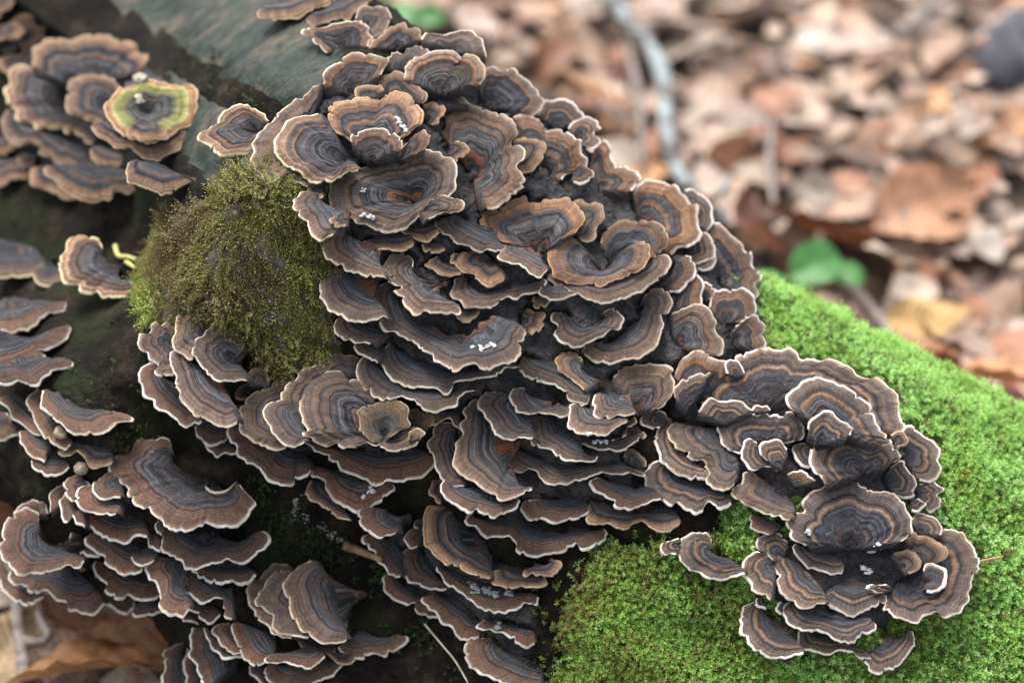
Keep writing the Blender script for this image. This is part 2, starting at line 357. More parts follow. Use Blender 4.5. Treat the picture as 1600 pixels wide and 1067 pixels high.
c0 = b.ramp(n1, [(.3, (.02, .018, .015)), (.48, (.06, .054, .038)), (.6, (.10, .09, .06)), (.72, (.17, .165, .17))])
b.set(Base_Color=b.mix(1.0, c0, b.ramp(n2, [(.3, .6), (.7, 1.4)]), 'MULTIPLY'), Roughness=.75); b.bump(n1, .004, 1.0); KNOBM = b.m
b = NB('moss_bed'); P_ = b.pos(); n1 = b.noise(P_, 160.0, 5.0, .65); n2 = b.noise(P_, 600.0, 3.0)
b.set(Base_Color=b.mix(1.0, b.ramp(n1, [(.35, (.09, .12, .025)), (.5, (.15, .24, .04)), (.62, (.20, .31, .055)), (.75, (.18, .15, .06))]), b.ramp(n2, [(.3, .6), (.7, 1.3)]), 'MULTIPLY'), Roughness=.9); b.bump(n2, .004, 1.0); MBED = b.m
log = bpy.data.objects.new('log', None); COL.objects.link(log)
tag(log, 'rotting mossy log sloping from upper left to lower right, covered in bracket fungi', 'log')
log.location = (0, .1, -.05)
for k, (nm, m) in enumerate((('bark', BARK), ('bare_wood', BAREW), ('knob', KNOBM), ('mossy_bark', MBED))):
    fs = LF[fm == k]; ids = np.unique(fs); rm = np.zeros(len(LPf), int); rm[ids] = np.arange(len(ids))
    o = link(nm, mesh_np(nm, LPf[ids] - np.array(log.location), rm[fs], m), log)
    if k == 1: o['label'] = 'smooth grey debarked wood split by a dark crack'
    if k == 2: o['label'] = 'rounded knob matted with olive moss'
for e in (0, -1):                                        # sawn ends, outside the picture
    ring = LP[e]; c_ = ring.mean(0); V = np.vstack([ring, c_]) - np.array(log.location); n = len(ring)
    link('log_end', mesh_np('log_end', V, np.array([(i, (i + 1) % n, n) for i in range(n)]), BAREW), log)

# ------------------------------------------------------------------ depth of the log as seen, used to find where each bracket is rooted
BW, BH = 800, 534
zb = np.full((BH, BW), 9.0)
def splat(P):
    px, d = project(P); x = np.floor(px[:, 0] / 2).astype(int); y = np.floor(px[:, 1] / 2).astype(int)
    for dx in (0, 1):
        for dy in (0, 1):
            ok = (x + dx >= 0) & (x + dx < BW) & (y + dy >= 0) & (y + dy < BH)
            np.minimum.at(zb, (y[ok] + dy, x[ok] + dx), d[ok])
gpx = np.stack(np.meshgrid(np.arange(4, 1600, 8), np.arange(4, 1067, 8), indexing='xy'), -1).reshape(-1, 2)
for p, rv in zip(gpx, ray(gpx)):
    h = bvh.ray_cast(Vector(CAM), Vector(rv).normalized(), 3.0)
    if h[0] is not None:
        dd = float((np.array(h[0]) - CAM) @ Fv); y0, x0 = int(p[1] // 2) - 2, int(p[0] // 2) - 2
        zb[max(y0, 0):y0 + 4, max(x0, 0):x0 + 4] = dd
LOGZ = zb.copy()
yy, xx = np.mgrid[0:BH, 0:BW]; mossy = (xx * 2 > 1170) | ((xx * 2 > 845) & (yy * 2 > 850))
zb = np.where(mossy & (zb < 5), zb - .005, zb)           # brackets on the moss stand clear of its tufts
def log_depth(px):
    for rr in (0, 6, 14, 30, 60, 120):
        x, y = int(np.clip(px[0] / 2, 0, BW - 1)), int(np.clip(px[1] / 2, 0, BH - 1))
        wdw = LOGZ[max(y - rr, 0):y + rr + 1, max(x - rr, 0):x + rr + 1]
        ok = wdw < 5
        if ok.any(): return float(wdw[ok].mean())
    return .8

# ------------------------------------------------------------------ bracket fungi
CAPS = [
 (1,0.5,'o',0.14,[120,142,160,135],[48,100,51,82,54,69,72,59,108,59,132,52,160,54,188,61,208,66,218,79,231,80,239,90,235,102,222,110],'widest back fan of the upper left cluster, orange outer band beside the bare wood',0),
 (3,0.5,'y',0.14,[112,160,140,185],[86,142,55,108,38,102,20,106,11,118,12,132,6,138,10,150,9,162,25,172,24,185,45,191,58,199,82,200,100,204,118,209,135,221,154,231],'left fan of the upper left cluster with pale edge and steel blue middle',0),
 (4,0.5,'o',0.14,[175,172],[186,140,184,129,172,119,158,113,140,114,122,119,108,128,102,150,105,168,120,180,140,189,156,196],'small tan fan overlapping the left side of the algae-filled rosette',0),
 (6,0.5,'a',0.25,[232,175],[165,180,162,162,172,150,185,138,208,128,215,118,240,122,265,130,288,131,302,136,309,145,305,160,304,180,300,194,280,200,265,212,235,219,210,215,192,209,178,199,165,180],'round rosette with black wet middle and green algae ring, upper left cluster',0),
 (5,0.5,'o',0.14,[175,190,260,200],[141,198,150,212,165,222,180,231,200,229,212,235,225,244,240,251,252,248,265,239,278,232,285,222,301,220,300,208,290,204],'scalloped brown bracket directly beneath the algae-filled rosette',0),
 (7,0.5,'o',0.14,[225,188],[200,200,198,208,210,212,222,218,240,214,261,214,258,201],'tiny tan lobe lying on the lower lip of the algae-filled rosette',0),
 (2,0.5,'o',0.14,[28,170,70,200,125,230],[10,172,0,192,10,212,25,222,50,222,60,230,61,241,80,246,88,258,108,261,128,267,138,264,150,260],'long frilled bracket running under the left fan of the upper left cluster',0),
 (2,0.5,'o',0.14,[150,228,190,242],[140,235,145,248,160,256,180,262,190,256],'short rusty bracket tucked in shade below the algae-filled rosette',0),
 (2,0.5,'o',0.14,[225,252,282,272],[200,254,199,270,201,281,218,288,232,296,251,301,270,296,292,284,311,291,312,284],'lowest right bracket of the upper left cluster, above the mossy knob',0),
 (1,0.5,'o',0.14,[110,257,195,267],[68,262,69,272,82,282,92,292,110,300,122,307,150,310,170,310,185,300,200,304,215,292,212,282],'lowest middle bracket of the upper left cluster, long with orange rim',0),
 (0,0.5,'o',0.14,[82,262,115,282],[48,262,45,272,50,284,68,297,85,304,108,312,118,310],'lowest left bracket of the upper left cluster, small and orange brown',0),
 (0,0.5,'o',0.14,[-5,252,38,250],[-5,289,15,286,35,277,48,271,46,262],'thin brown bracket cut by the left frame edge above the dark hollow',0),
 (1,0.5,'o',0.14,[-10,215,15,212],[-5,241,12,239,22,232,18,225],'orange stub at the left frame edge below the pale-edged fan',0),
 (0.5,0.5,'o',0.14,[42,240,58,240],[25,248,28,258,38,262,50,259,54,252],'little folded lip hanging below the long frilled bracket, upper left',0),
 (1,0.5,'o',0.14,[-10,75,15,75],[24,28,32,18,48,19,54,30,69,44,68,55,54,64,30,71],'upright tan fan above the widest back fan, near the left edge',0),
 (2,0.5,'o',0.14,[-15,52],[-5,66,15,59,32,52,39,48,30,38,15,34,-2,40],'tan tongue at the left edge in front of the upright tan fan',0),
 (0.2,0.5,'o',0.14,[45,108],[52,68,32,72,31,82,10,85,-2,90,-4,105,10,114],'dull brown lobes squeezed between the widest fan and left frame edge',0),
 (2,0.5,'o',0.14,[-10,-10],[-5,28,8,16,20,8,24,0,25,-8],'brown bracket in the extreme top left corner',0),
 (1,0.45,'y',0.2,[402,206],[420,188,405,170,385,163,365,165,345,178,335,195,312,202,308,215,315,225,340,237,365,240,390,236,405,225],'single cream-edged fan sitting alone between the two upper clusters',1),
 (4,0.4,'y',0.2,[160,397,192,440],[160,387,156,373,142,367,125,368,110,374,102,387,88,407,92,414,96,427,102,440,118,442,125,452,140,456,152,454,160,464,188,462,220,461,221,442],'hook-shaped bracket with bright yellow cream edge left of the mossy knob',1),
 (3,0.25,'y',0.12,[-5,392,60,397],[-5,432,15,433,32,430,50,430,66,424,69,417],'greenish topped shelf at the left edge beside the hook-shaped bracket',2),
 (2,0.25,'y',0.12,[70,414,88,417],[52,430,55,440,68,446,82,440,96,432,92,422],'small cream-lipped shelf touching the tip of the hook-shaped bracket',2),
 (3,0.25,'b',0.12,[-5,484,82,471],[-5,514,15,517,30,513,42,516,52,507,62,497,82,487,102,481,104,473],'orange-lipped shelf at the left edge, first below the greenish shelf',2),
 (2,0.25,'b',0.12,[-5,534,58,526],[-5,579,20,578,40,569,62,563,70,555,62,545,80,542,95,532,108,519,110,509],'orange-lipped shelf at the left edge, second below the greenish shelf',2),
 (1,0.25,'b',0.12,[-5,572,82,559],[-5,600,15,599,32,593,48,602,62,598,75,586,88,574,115,572,114,564],'thin dark shelf at the left edge, third below the greenish shelf',2),
 (6,0.25,'b',0.12,[82,612,135,642],[66,609,61,633,72,644,90,659,108,670,120,676,148,675,165,672,185,662,206,654,200,646],'broad half-moon brown shelf jutting right above the big brown ear',2),
 (5,0.25,'b',0.12,[72,616,108,679],[58,606,45,624,44,639,55,659,65,674,70,684,85,692,98,699,110,694],'narrow bracket edging out from under the half-moon brown shelf',2),
 (3,0.25,'b',0.12,[15,616,58,654],[-5,626,10,636,15,649,35,659,42,674,58,679,68,675],'brown wavy bracket left of the half-moon shelf',2),
 (4,0.25,'b',0.12,[48,674,78,696],[29,674,35,694,42,706,58,716,68,723,72,714],'pale-lipped drooping bracket under the brown wavy one at left',2),
 (3,0.25,'b',0.12,[65,709,100,719],[48,719,52,732,68,739,85,743,100,739,108,729],'lowest drooping bracket above the shaded leaf litter at left',2),
 (2,0.25,'b',0.12,[-8,649],[-5,688,15,682,29,675,20,659,10,644],'dull grey bracket cut by the left edge above the dark green gap',2),
 (4,0.25,'o',0.12,[118,689,172,704],[90,706,98,712,110,709,120,703,132,714,142,725,160,728,175,722],'crooked orange-edged strip between half-moon shelf and big brown ear',2),
 (5,0.25,'b',0.12,[138,766],[140,754,125,742,110,744,100,754,100,769,110,781,120,780],'small upright fan, leftmost of the trio beside the big brown ear',2),
 (4,0.25,'b',0.12,[132,789],[100,770,92,782,94,800,102,815,111,805,120,815,132,822],'jagged little bracket under the leftmost fan beside the big brown ear',2),
 (6,0.25,'b',0.12,[165,772,190,786],[150,755,130,759,119,772,120,784,128,796,145,802,160,804,180,802],'middle fan of the trio beside the big brown ear',2),
 (7,0.25,'b',0.12,[186,754],[172,736,160,739,148,752,145,762,155,774,172,779,188,776],'topmost fan of the trio beside the big brown ear',2),
 (8,0.35,'b',0.22,[268,719,312,764,362,766],[268,696,262,682,250,678,242,686,225,682,205,684,198,694,195,706,180,712,174,724,172,736,182,749,200,762,195,769,202,782,220,794,232,800,250,810,262,824,280,830,300,826,315,821,319,813,332,819,348,824,365,821,382,808,399,784,375,756],'big brown ear-shaped bracket with blue-grey hollow, centre of the left column',2),
 (5,0.25,'b',0.12,[260,818],[250,812,242,820,244,829,252,835],'sliver of bracket showing between big brown ear and the smile-shaped shelf',2),
 (5,0.25,'b',0.12,[150,800,225,815],[125,798,132,815,145,828,160,838,175,844,192,845,205,839,215,832,230,838],'wavy white-edged bracket right under the trio of small fans',2),
 (4,0.25,'b',0.12,[248,832],[230,840,229,852,238,859,250,860],'small dark lip left of the smile-shaped shelf',2),
 (3,0.25,'b',0.12,[130,838,155,850],[110,832,108,842,115,858,125,868,138,870,155,869],'short white-edged bracket right of the big pale disc at lower left',2),
 (4,0.25,'b',0.12,[160,835,225,855],[140,834,131,839,132,848,145,860,160,870,160,880,175,888,195,896,212,898,222,888],'dark scoop-shaped bracket below the wavy white-edged bracket',2),
 (5,0.25,'b',0.12,[215,862,245,862],[204,870,212,878,228,881,240,875],'small pale-lipped bracket inside the dark scoop-shaped one',2),
 (3,0.25,'b',0.12,[170,882,238,900],[148,876,145,885,155,900,170,910,162,920,175,931,190,936,200,930,215,936,235,934,248,930],'double-lobed bracket under the dark scoop-shaped one',2),
 (2,0.25,'b',0.12,[162,908,200,925],[148,898,144,908,145,922,155,938,175,950,192,958,205,952,210,940],'lowest rounded bracket above the orange leaf at lower left',2),
 (1,0.25,'b',0.12,[220,940,245,940],[210,948,208,958,225,959,250,955],'dim little bracket deepest under the double-lobed one',2),
 (5,0.4,'b',0.12,[62,845,105,862],[60,812,59,798,42,792,20,802,5,820,-1,845,2,868,15,885,28,895,45,894,66,895,85,889,102,881,120,884,131,875],'big round brown disc with grey edge at the lower left frame edge',2),
 (3,0.25,'b',0.12,[50,806],[20,800,32,786,50,780,68,786,75,801],'faded fan standing behind the big round brown disc',2),
 (2,0.25,'b',0.12,[105,784],[100,754,82,766,75,784,78,799],'brown upright sliver behind the faded fan at left',2),
 (4,0.25,'b',0.12,[38,900,130,900],[15,892,14,902,22,912,35,915,45,925,60,926,70,922,82,932,100,942,108,952,130,958,150,952,162,942],'long drooping bracket below the big round brown disc',2),
 (3,0.25,'b',0.12,[15,895,50,920],[-5,870,-1,910,5,925,20,936,38,944,55,941,68,931],'lowest bracket at the left frame edge with thick grey margin',2),
 (3.5,0.25,'b',0.12,[130,892,145,900],[115,900,120,910,132,916,148,915],'small shaded lip between round disc and double-lobed bracket',2),
 (7,0.25,'b',0.12,[288,830,330,850,385,845],[265,820,254,830,250,855,260,865,280,872,290,884,305,890,322,882,340,875,358,874,372,878,385,880,400,866,414,852,419,841,411,831,399,832],'smile-shaped shelf with white edge just under the big brown ear',2),
 (5,0.25,'b',0.12,[312,882,390,888],[298,889,305,898,322,906,342,909,360,909,380,914,392,908,400,898],'thin brown shelf shaded by the smile-shaped one',2),
 (6,0.25,'b',0.12,[275,875,288,920],[250,869,235,872,229,885,232,902,242,912,245,925,250,935,249,945,260,956,275,961,288,958,295,951],'upright ear-like bracket with thick white edge left below the smile shelf',2),
 (5,0.25,'b',0.12,[308,900,362,935],[290,888,286,900,291,910,289,922,302,935,318,940,335,936,350,936,345,950,350,962,362,966],'ragged reddish bracket right of the upright ear-like one',2),
 (4,0.25,'b',0.12,[308,942,335,948],[295,951,305,962,322,974,338,968,344,960],'dark pointed bracket at the foot of the upright ear-like one',2),
 (3,0.25,'b',0.12,[300,960],[285,962,290,970,310,974],'faint lip at the very bottom of the upright ear-like bracket',2),
 (3,0.25,'b',0.12,[338,990,350,1050],[316,979,300,980,295,992,298,1010,298,1025,310,1038,312,1052,320,1075],'tall dark bracket with white left edge at the bottom frame edge',2),
 (4,0.25,'b',0.12,[335,985,370,1015],[318,980,320,992,332,1008,345,1022,360,1029,378,1026],'narrow shaded bracket behind the small white-edged tongue at the bottom',2),
 (5,0.25,'b',0.12,[360,982,375,1005],[358,972,338,975,332,985,342,1000,355,1015,368,1021,378,1019],'small white-edged tongue above the bottom left cluster',2),
 (6,0.25,'b',0.12,[390,978,425,1020],[365,972,361,980,368,1000,376,1020,389,1035,402,1040,414,1034],'reddish hanging bracket left below the pair of nested fans',2),
 (1,0.25,'b',0.12,[282,1025,282,1070],[288,1002,260,1012,252,1022,258,1040,252,1055,252,1072],'leftmost bracket at the bottom edge, grey rim against the leaf litter',2),
 (2,0.25,'b',0.12,[308,1025,308,1070],[292,1012,288,1040,288,1072],'second bracket from the left at the bottom edge, mostly hidden',2),
 (8,0.4,'n',0.14,[460,920,465,975],[449,880,435,878,420,885,408,898,395,905,386,920,388,935,395,955,410,970,422,982,435,994,455,996],'outermost of the nested grey fans, bottom left cluster',3),
 (9,0.4,'n',0.14,[472,920,485,965],[452,890,435,888,422,898,410,915,399,925,401,940,418,952,428,960,430,980,448,990,468,994,482,995],'middle one of the nested grey fans, with a white ring mark',3),
 (10,0.4,'n',0.14,[510,895,528,930,530,962,540,980],[485,874,470,882,452,898,444,910,445,925,452,932,452,948,454,962,468,978,485,990,500,1000,520,1002,535,1002,541,999],'front one of the nested fans, dark greenish grey with a torn right side',3),
 (7,0.4,'b',0.14,[542,1000,610,995],[528,1011,535,1020,548,1026,568,1030,580,1025,590,1022,600,1026,612,1020,625,1010,636,998,634,991,620,991],'thin crescent shelf pointing right below the nested fans',3),
 (6,0.4,'o',0.14,[475,995,520,1005],[464,998,470,1010,482,1020,500,1021,518,1020,525,1016],'small dull orange bracket under the nested fans',3),
 (8,0.4,'b',0.14,[440,1020,500,1015],[425,1021,411,1026,415,1034,438,1032,452,1038,470,1042,482,1045,498,1038,508,1025],'olive brown shelf with white edge near the bottom frame edge',3),
 (6,0.4,'b',0.14,[442,1040,520,1030],[420,1038,412,1048,418,1060,430,1069,472,1071,500,1065,520,1058,532,1042,535,1039],'boat-shaped bracket cut by the bottom frame edge',3),
 (5,0.4,'b',0.14,[405,1040,415,1055],[389,1040,392,1050,402,1062,412,1071],'narrow dark bracket left of the boat-shaped one',3),
 (6.5,0.4,'o',0.14,[532,1020],[512,1021,522,1034,535,1039,554,1031,552,1025],'small pale crumpled bracket right of the boat-shaped one',3),
 (5,0.45,'g',0.14,[282,539],[272,510,260,503,245,501,232,504,228,514,218,517,215,527,218,542,229,550,232,562,246,570,242,580,252,588,270,585],'leftmost grey fan just under the mossy knob',4),
 (6.5,0.45,'g',0.14,[322,519],[310,499,290,494,276,494,272,509,272,523,268,536,271,545,285,552,299,560,302,554],'middle grey fan just under the mossy knob',4),
 (7,0.45,'g',0.2,[368,566],[380,529,375,519,368,512,350,506,332,508,316,518,304,532,301,546,310,564,320,576,335,588,350,593,370,595,385,593],'right grey fan just under the mossy knob, ringed with purplish brown',4),
 (5.8,0.35,'g',0.14,[300,562,355,616],[275,546,265,549,262,566,275,582,271,599,278,609,282,626,300,639,309,650,322,654,338,664,352,664,370,659],'deep bowl-like bracket shadowed by the right grey fan under the knob',4),
 (4,0.35,'b',0.14,[250,584,300,639],[240,566,228,566,216,582,220,599,225,614,242,624,242,634,260,644,275,656,290,665,305,664,315,658],'lower left bracket of the middle left cluster with notched white edge',4),
 (3,0.45,'b',0.14,[315,656,355,662],[304,666,308,679,318,689,330,694,345,689,356,682],'brown bracket hanging beneath the deep bowl-like one',4),
 (2,0.45,'b',0.14,[328,692,362,694],[318,690,328,706,338,715,350,712,369,708],'lowest thin bracket beneath the deep bowl-like one',4),
 (7,0.45,'o',0.14,[408,603],[422,594,416,580,402,574,389,578,382,588,385,595],'small round brown lobe where two grey clusters meet, upper one',4),
 (6.8,0.45,'o',0.14,[400,614],[400,605,388,599,375,604,368,614,372,623,385,622],'small round brown lobe where two grey clusters meet, lower one',4),
 (7.2,0.45,'g',0.14,[468,642],[466,580,448,581,435,590,420,599,401,608,386,622,375,636,372,654,378,674,390,685,410,694,432,700,446,698],'left fan of the spiral rosette with an orange upper edge',4),
 (8,0.45,'g',0.14,[465,642,478,674],[442,624,428,625,414,633,411,644,420,656,428,672,440,689,452,698,462,699,475,690],'narrow fan wedged between left fan and big body of the spiral rosette',4),
 (7.6,0.45,'g',0.14,[550,624],[560,554,550,552,535,550,515,555,490,566,475,575,465,589,448,599,439,612,442,626,448,644,460,655,470,660],'back fan of the spiral rosette, pale edge curving below the mossy knob',4),
 (9,0.45,'g',0.24,[600,682],[575,596,560,588,540,589,538,579,520,575,500,580,485,589,472,602,468,622,465,642,470,656,478,669,472,674,480,682,500,694,522,694,535,698,555,696,568,692,580,694,600,699,620,702,638,698,652,689,665,676,660,670],'large body of the spiral rosette with steel blue and orange bands',4),
 (10,0.45,'k',0.3,[601,682],[610,682,625,672,640,662,636,646,638,634,630,626,610,623,590,626,572,632,560,642,559,656,562,672,572,684,585,690],'olive tan inner whorl curled inside the spiral rosette',4),
 (10,0.45,'k',0.14,[642,689],[638,686,640,674,650,666,659,673,658,682],'small raised flap at the right end of the spiral rosette',4),
 (6,0.35,'b',0.14,[398,674,480,714],[379,628,365,636,352,642,355,659,354,674,358,690,369,696,369,709,388,718,405,729,412,742,428,752,455,755,460,744,478,745,485,734],'broad dark under-bracket at lower left of the spiral rosette',4),
 (7,0.35,'b',0.14,[520,699,585,709,660,704],[475,689,488,699,502,709,515,719,522,726,540,739,560,746,585,755,610,750,635,748,660,740,678,728,680,719],'long brown saucer right beneath the spiral rosette',4),
 (5,0.35,'b',0.14,[520,734,600,746],[490,730,485,736,490,746,508,752,510,766,525,782,548,795,565,799,580,789,598,779,615,764,615,756],'brown bracket holding a white crumb under the long brown saucer',4),
 (4,0.35,'o',0.14,[500,752,535,794],[485,750,479,759,482,774,495,786,510,796,525,806,548,812],'orange brown bracket beneath the one holding a white crumb',4),
 (7,0.45,'k',0.14,[642,659],[638,642,650,634,660,642,670,639,678,652,672,666],'dim olive flap right behind the spiral rosette',4),
 (6,0.45,'b',0.14,[695,642,718,650],[688,640,672,645,668,655,675,665,688,660,700,656,712,665,718,670],'short curled shelf right of the spiral rosette in deep shade',4),
 (20,0.45,'n',0.2,[490,205,515,265],[500,128,480,142,460,155,438,172,420,190,402,208,388,222,398,236,390,250,398,265,420,282,442,279,460,281,480,290],'outermost left bracket of the crest cluster, brown, above the mossy knob',5),
 (21,0.5,'y',0.2,[542,250],[496,175,482,178,465,180,445,188,438,202,430,212,428,230,431,245,445,258,465,265,475,272,490,284,515,281,535,272,560,265],'cream-edged banded fan left of the great round funnel',5),
 (22,0.5,'o',0.2,[578,240],[550,220,535,212,520,205,515,190,509,172,515,162,535,158,552,155,560,150,585,150,595,152,602,142,620,140,638,148,650,160,661,172,658,188,648,202,635,210],'orange-edged crown bracket with white lichen spot above the great funnel',5),
 (23,0.5,'d',0.2,[580,252],[548,220,550,210,568,202,585,201,605,202,625,212,630,222,628,232],'dark step-like lobe inside the orange-edged crown bracket',5),
 (23,0.5,'o',0.2,[625,250],[630,228,640,215,650,204,665,204,670,215,660,230,650,240],'little brown fold between crown bracket and the great funnel',5),
 (21,0.5,'o',0.2,[620,162],[592,128,600,115,622,111,638,122,655,135,668,152,660,160],'tan lobe peeking over the orange-edged crown bracket',5),
 (20,0.5,'o',0.2,[575,162],[555,150,556,136,575,132,592,129,600,140],'small tan lobe left behind the orange-edged crown bracket',5),
 (24,0.5,'g',0.3,[648,317],[515,284,511,302,513,317,522,332,540,336,555,343,572,350,594,360,620,356,642,346,662,328,670,310,698,304,709,294,710,282,713,270,710,254,695,241,670,232,655,233,635,241,585,252,540,270,515,284],'great round funnel with rusty ring at its centre',5),
 (25,0.5,'g',0.2,[658,331],[666,321,678,310,698,305,718,310,724,320,712,329,692,333,670,342],'small lobe on the right lip of the great round funnel',5),
 (22,0.5,'g',0.22,[740,278],[685,200,695,170,705,166,730,162,755,165,780,175,800,182,808,198,806,212,802,222,824,232,821,245,810,260,818,275,816,290,802,304,780,320,762,325],'large slate fan right of the great round funnel',5),
 (23,0.5,'o',0.2,[702,235],[705,255,718,252,726,242,734,232,725,222,712,220],'tiny tan flap lying on the large slate fan',5),
 (21,0.5,'o',0.2,[805,242],[802,220,820,212,835,218,850,222,852,235,845,252,830,266,812,269],'brown bracket edging out on the right of the large slate fan',5),
 (22,0.5,'o',0.2,[666,190],[662,162,678,160,692,165,696,180,688,192,675,195],'small brown curl between crown bracket and the large slate fan',5),
 (18,0.5,'d',0.2,[550,150],[505,130,508,112,520,100,535,88,550,80,572,82,595,84,608,86,605,100,595,115],'dark purple fan with tan border, left of the upper crest',5),
 (17,0.5,'d',0.2,[688,148],[630,120,635,102,648,90,668,82,688,76,708,74,720,85,728,79,745,88,758,102,758,120,750,130],'wide dark-centred fan at the top of the crest, cream edge',5),
 (18,0.5,'d',0.2,[692,172],[665,148,675,139,698,140,718,150,732,161],'dark inner lobe at the foot of the wide dark-centred fan',5),
 (16,0.5,'d',0.2,[755,168],[752,125,760,105,770,101,785,106,798,104,815,115,830,132,842,142,849,158,840,170,832,179],'right fan of the upper crest with bright white outer edge against leaves',5),
 (15,0.5,'n',0.2,[622,118],[602,100,610,82,635,75,650,68,665,72,675,82],'plain brown lobe between the dark purple and dark-centred fans',5),
 (14,0.5,'o',0.2,[618,78],[575,75,585,60,605,48,620,38,642,40,658,50,660,60],'blurred tan fan behind the upper crest, left one',5),
 (14,0.5,'n',0.2,[708,82],[658,60,668,51,690,55,710,49,730,48,748,58,758,75,760,88],'blurred grey fan behind the upper crest, right one',5),
 (15,0.5,'d',0.2,[532,72],[510,82,495,68,472,50,485,41,510,41,535,32,560,29,578,41,582,58,575,72],'purple grey disc with small tan centre at the top of the log',5),
 (14,0.5,'n',0.2,[572,40],[555,28,560,15,575,8,590,9,605,10,614,22,610,35,600,48,585,58],'white-edged fan near the top frame edge beside the green leaves',5),
 (17,0.25,'o',0.2,[422,8,480,-10],[401,19,405,26,420,30,440,30,460,26,480,18,500,10,520,0,528,-8],'ochre-edged shelf at the top frame edge jutting over bare wood',5),
 (16,0.25,'o',0.2,[500,20,548,-2],[478,32,490,38,510,36,530,30,545,28,560,15,572,5,585,-5],'shaded orange-lipped shelf at the top frame edge above the purple disc',5),
 (15,0.5,'p',0.18,[870,202],[840,178,850,160,860,156,878,155,900,162,912,178,918,185],'white-edged lobed fan on the skyline right of the upper crest',6),
 (16,0.5,'p',0.18,[902,215],[888,200,898,188,920,184,935,190,939,200,932,205,938,220,930,231,920,232,910,225],'pale grey scalloped curl on the skyline',6),
 (17,0.5,'r',0.18,[852,272],[802,180,820,175,838,180,848,192,855,202,872,200,888,205,900,215,908,220,908,235,920,245,918,258,905,266,888,272,878,280],'ragged slate and rust bracket right of the large slate fan',6),
 (18,0.5,'r',0.18,[900,268],[915,259,926,268,924,279,908,289,896,285],'little rounded bracket hanging from the ragged slate and rust one',6),
 (15,0.5,'r',0.18,[920,300],[928,232,940,219,951,225,955,244,966,259,982,263,996,272,1000,282,988,296],'long skyline bracket with knobbly white edge sloping down right',6),
 (17,0.5,'r',0.18,[1000,352],[990,302,1000,290,1008,279,1030,279,1045,286,1062,292,1075,305,1080,315,1090,320,1092,338,1095,360,1092,375,1080,382,1065,385,1050,396],'large lobed fan with broken rust band behind the heart-shaped cup',6),
 (14,0.5,'p',0.18,[1085,348],[1070,295,1085,295,1100,308,1110,322,1114,338,1112,352,1105,360],'pale bracket half hidden behind the large lobed fan with rust band',6),
 (16,0.5,'p',0.18,[1070,392],[1092,365,1100,361,1110,368,1120,382,1119,400,1105,408,1090,410,1080,405],'folded cup-like bracket under the large lobed fan with rust band',6),
 (15,0.5,'p',0.18,[1098,408],[1120,402,1116,415,1102,422,1090,420],'lower lip under the folded cup-like bracket',6),
 (13,0.5,'r',0.18,[1112,435],[1112,360,1118,346,1130,355,1142,365,1155,375,1162,385,1175,392,1178,410,1190,422,1190,435,1180,445,1182,458,1176,468],'big golden brown fan farthest right, against the green seedling',6),
 (15,0.5,'r',0.18,[1130,506],[1108,478,1112,460,1125,452,1145,451,1165,451,1175,460,1180,475,1178,488,1165,498,1150,502],'striped golden fan below the big golden brown one',6),
 (14,0.5,'r',0.18,[1142,535],[1150,508,1165,498,1178,492,1190,502,1196,520,1196,535,1195,548],'lowest golden bracket of the right edge, touching bright moss',6),
 (17,0.5,'r',0.18,[1048,425,1030,445],[1072,398,1080,399,1079,410,1089,420,1085,432,1072,444,1060,452,1048,456],'twisted rust-orange strip right of the heart-shaped cup',6),
 (15,0.5,'r',0.18,[1062,445,1052,485],[1090,428,1100,440,1100,455,1096,468,1098,475],'upright brown bracket between twisted strip and blue striped fan',6),
 (14.5,0.5,'r',0.18,[1100,470],[1101,439,1112,444,1116,455,1112,468],'small brown lobe left of the striped golden fan',6),
 (16,0.5,'g',0.18,[1055,538],[1050,488,1070,478,1098,476,1110,486,1120,501,1119,512,1129,528,1132,538,1130,551,1122,554],'blue-grey striped fan between the heart cup cluster and moss',6),
 (17,0.45,'g',0.18,[1005,482,978,512,955,540],[1008,460,1020,451,1035,450,1047,456,1051,470,1045,485,1036,492,1038,512,1028,530,1018,542,1006,554,980,562,962,568,948,569,925,560,911,551,909,540,920,536],'S-shaped striped bracket curling below the heart-shaped cup',6),
 (18,0.4,'g',0.18,[885,492,910,510,932,512,948,495],[878,489,865,490,861,500,872,508,865,518,870,528,885,538,905,544,922,536,942,530,952,520,968,512,976,500,970,488,958,482,942,488],"horseshoe-shaped bracket in the S-shaped bracket's hollow",6),
 (25,0.45,'h',0.3,[942,422],[904,388,902,375,892,366,878,368,862,378,855,390,858,408,865,418,868,428,880,435,898,441,922,445,948,444,972,436,992,425,1010,412,1018,402,1018,385,1010,374,995,375,984,384],'heart-shaped cup with two inner whorls, middle of the log',7),
 (24,0.45,'h',0.25,[958,418],[939,378,942,365,952,352,972,342,992,340,1015,341,1030,350,1042,365,1042,380,1032,395,1018,404],'rounded back wall of the heart-shaped cup, orange banded',7),
 (23,0.4,'g',0.15,[870,425,935,440,1010,415],[855,435,868,445,885,452,902,460,922,468,942,474,965,470,985,461,1002,455,1022,442,1040,428,1049,412,1042,400,1030,398],'wide saucer lying directly under the heart-shaped cup',7),
 (22,0.4,'g',0.2,[855,448,890,455],[845,448,840,458,852,465,872,468,888,464,901,459],'thin lip left beneath the wide saucer of the heart-shaped cup',7),
 (23.2,0.45,'h',0.25,[845,398],[805,382,790,378,772,370,760,360,750,348,749,338,760,328,778,322,795,315,808,310,820,306,830,318,845,312,860,308,880,308,900,318,912,330,915,342,908,355,892,366],'two-lobed open fan with rusty centre left behind the heart-shaped cup',7),
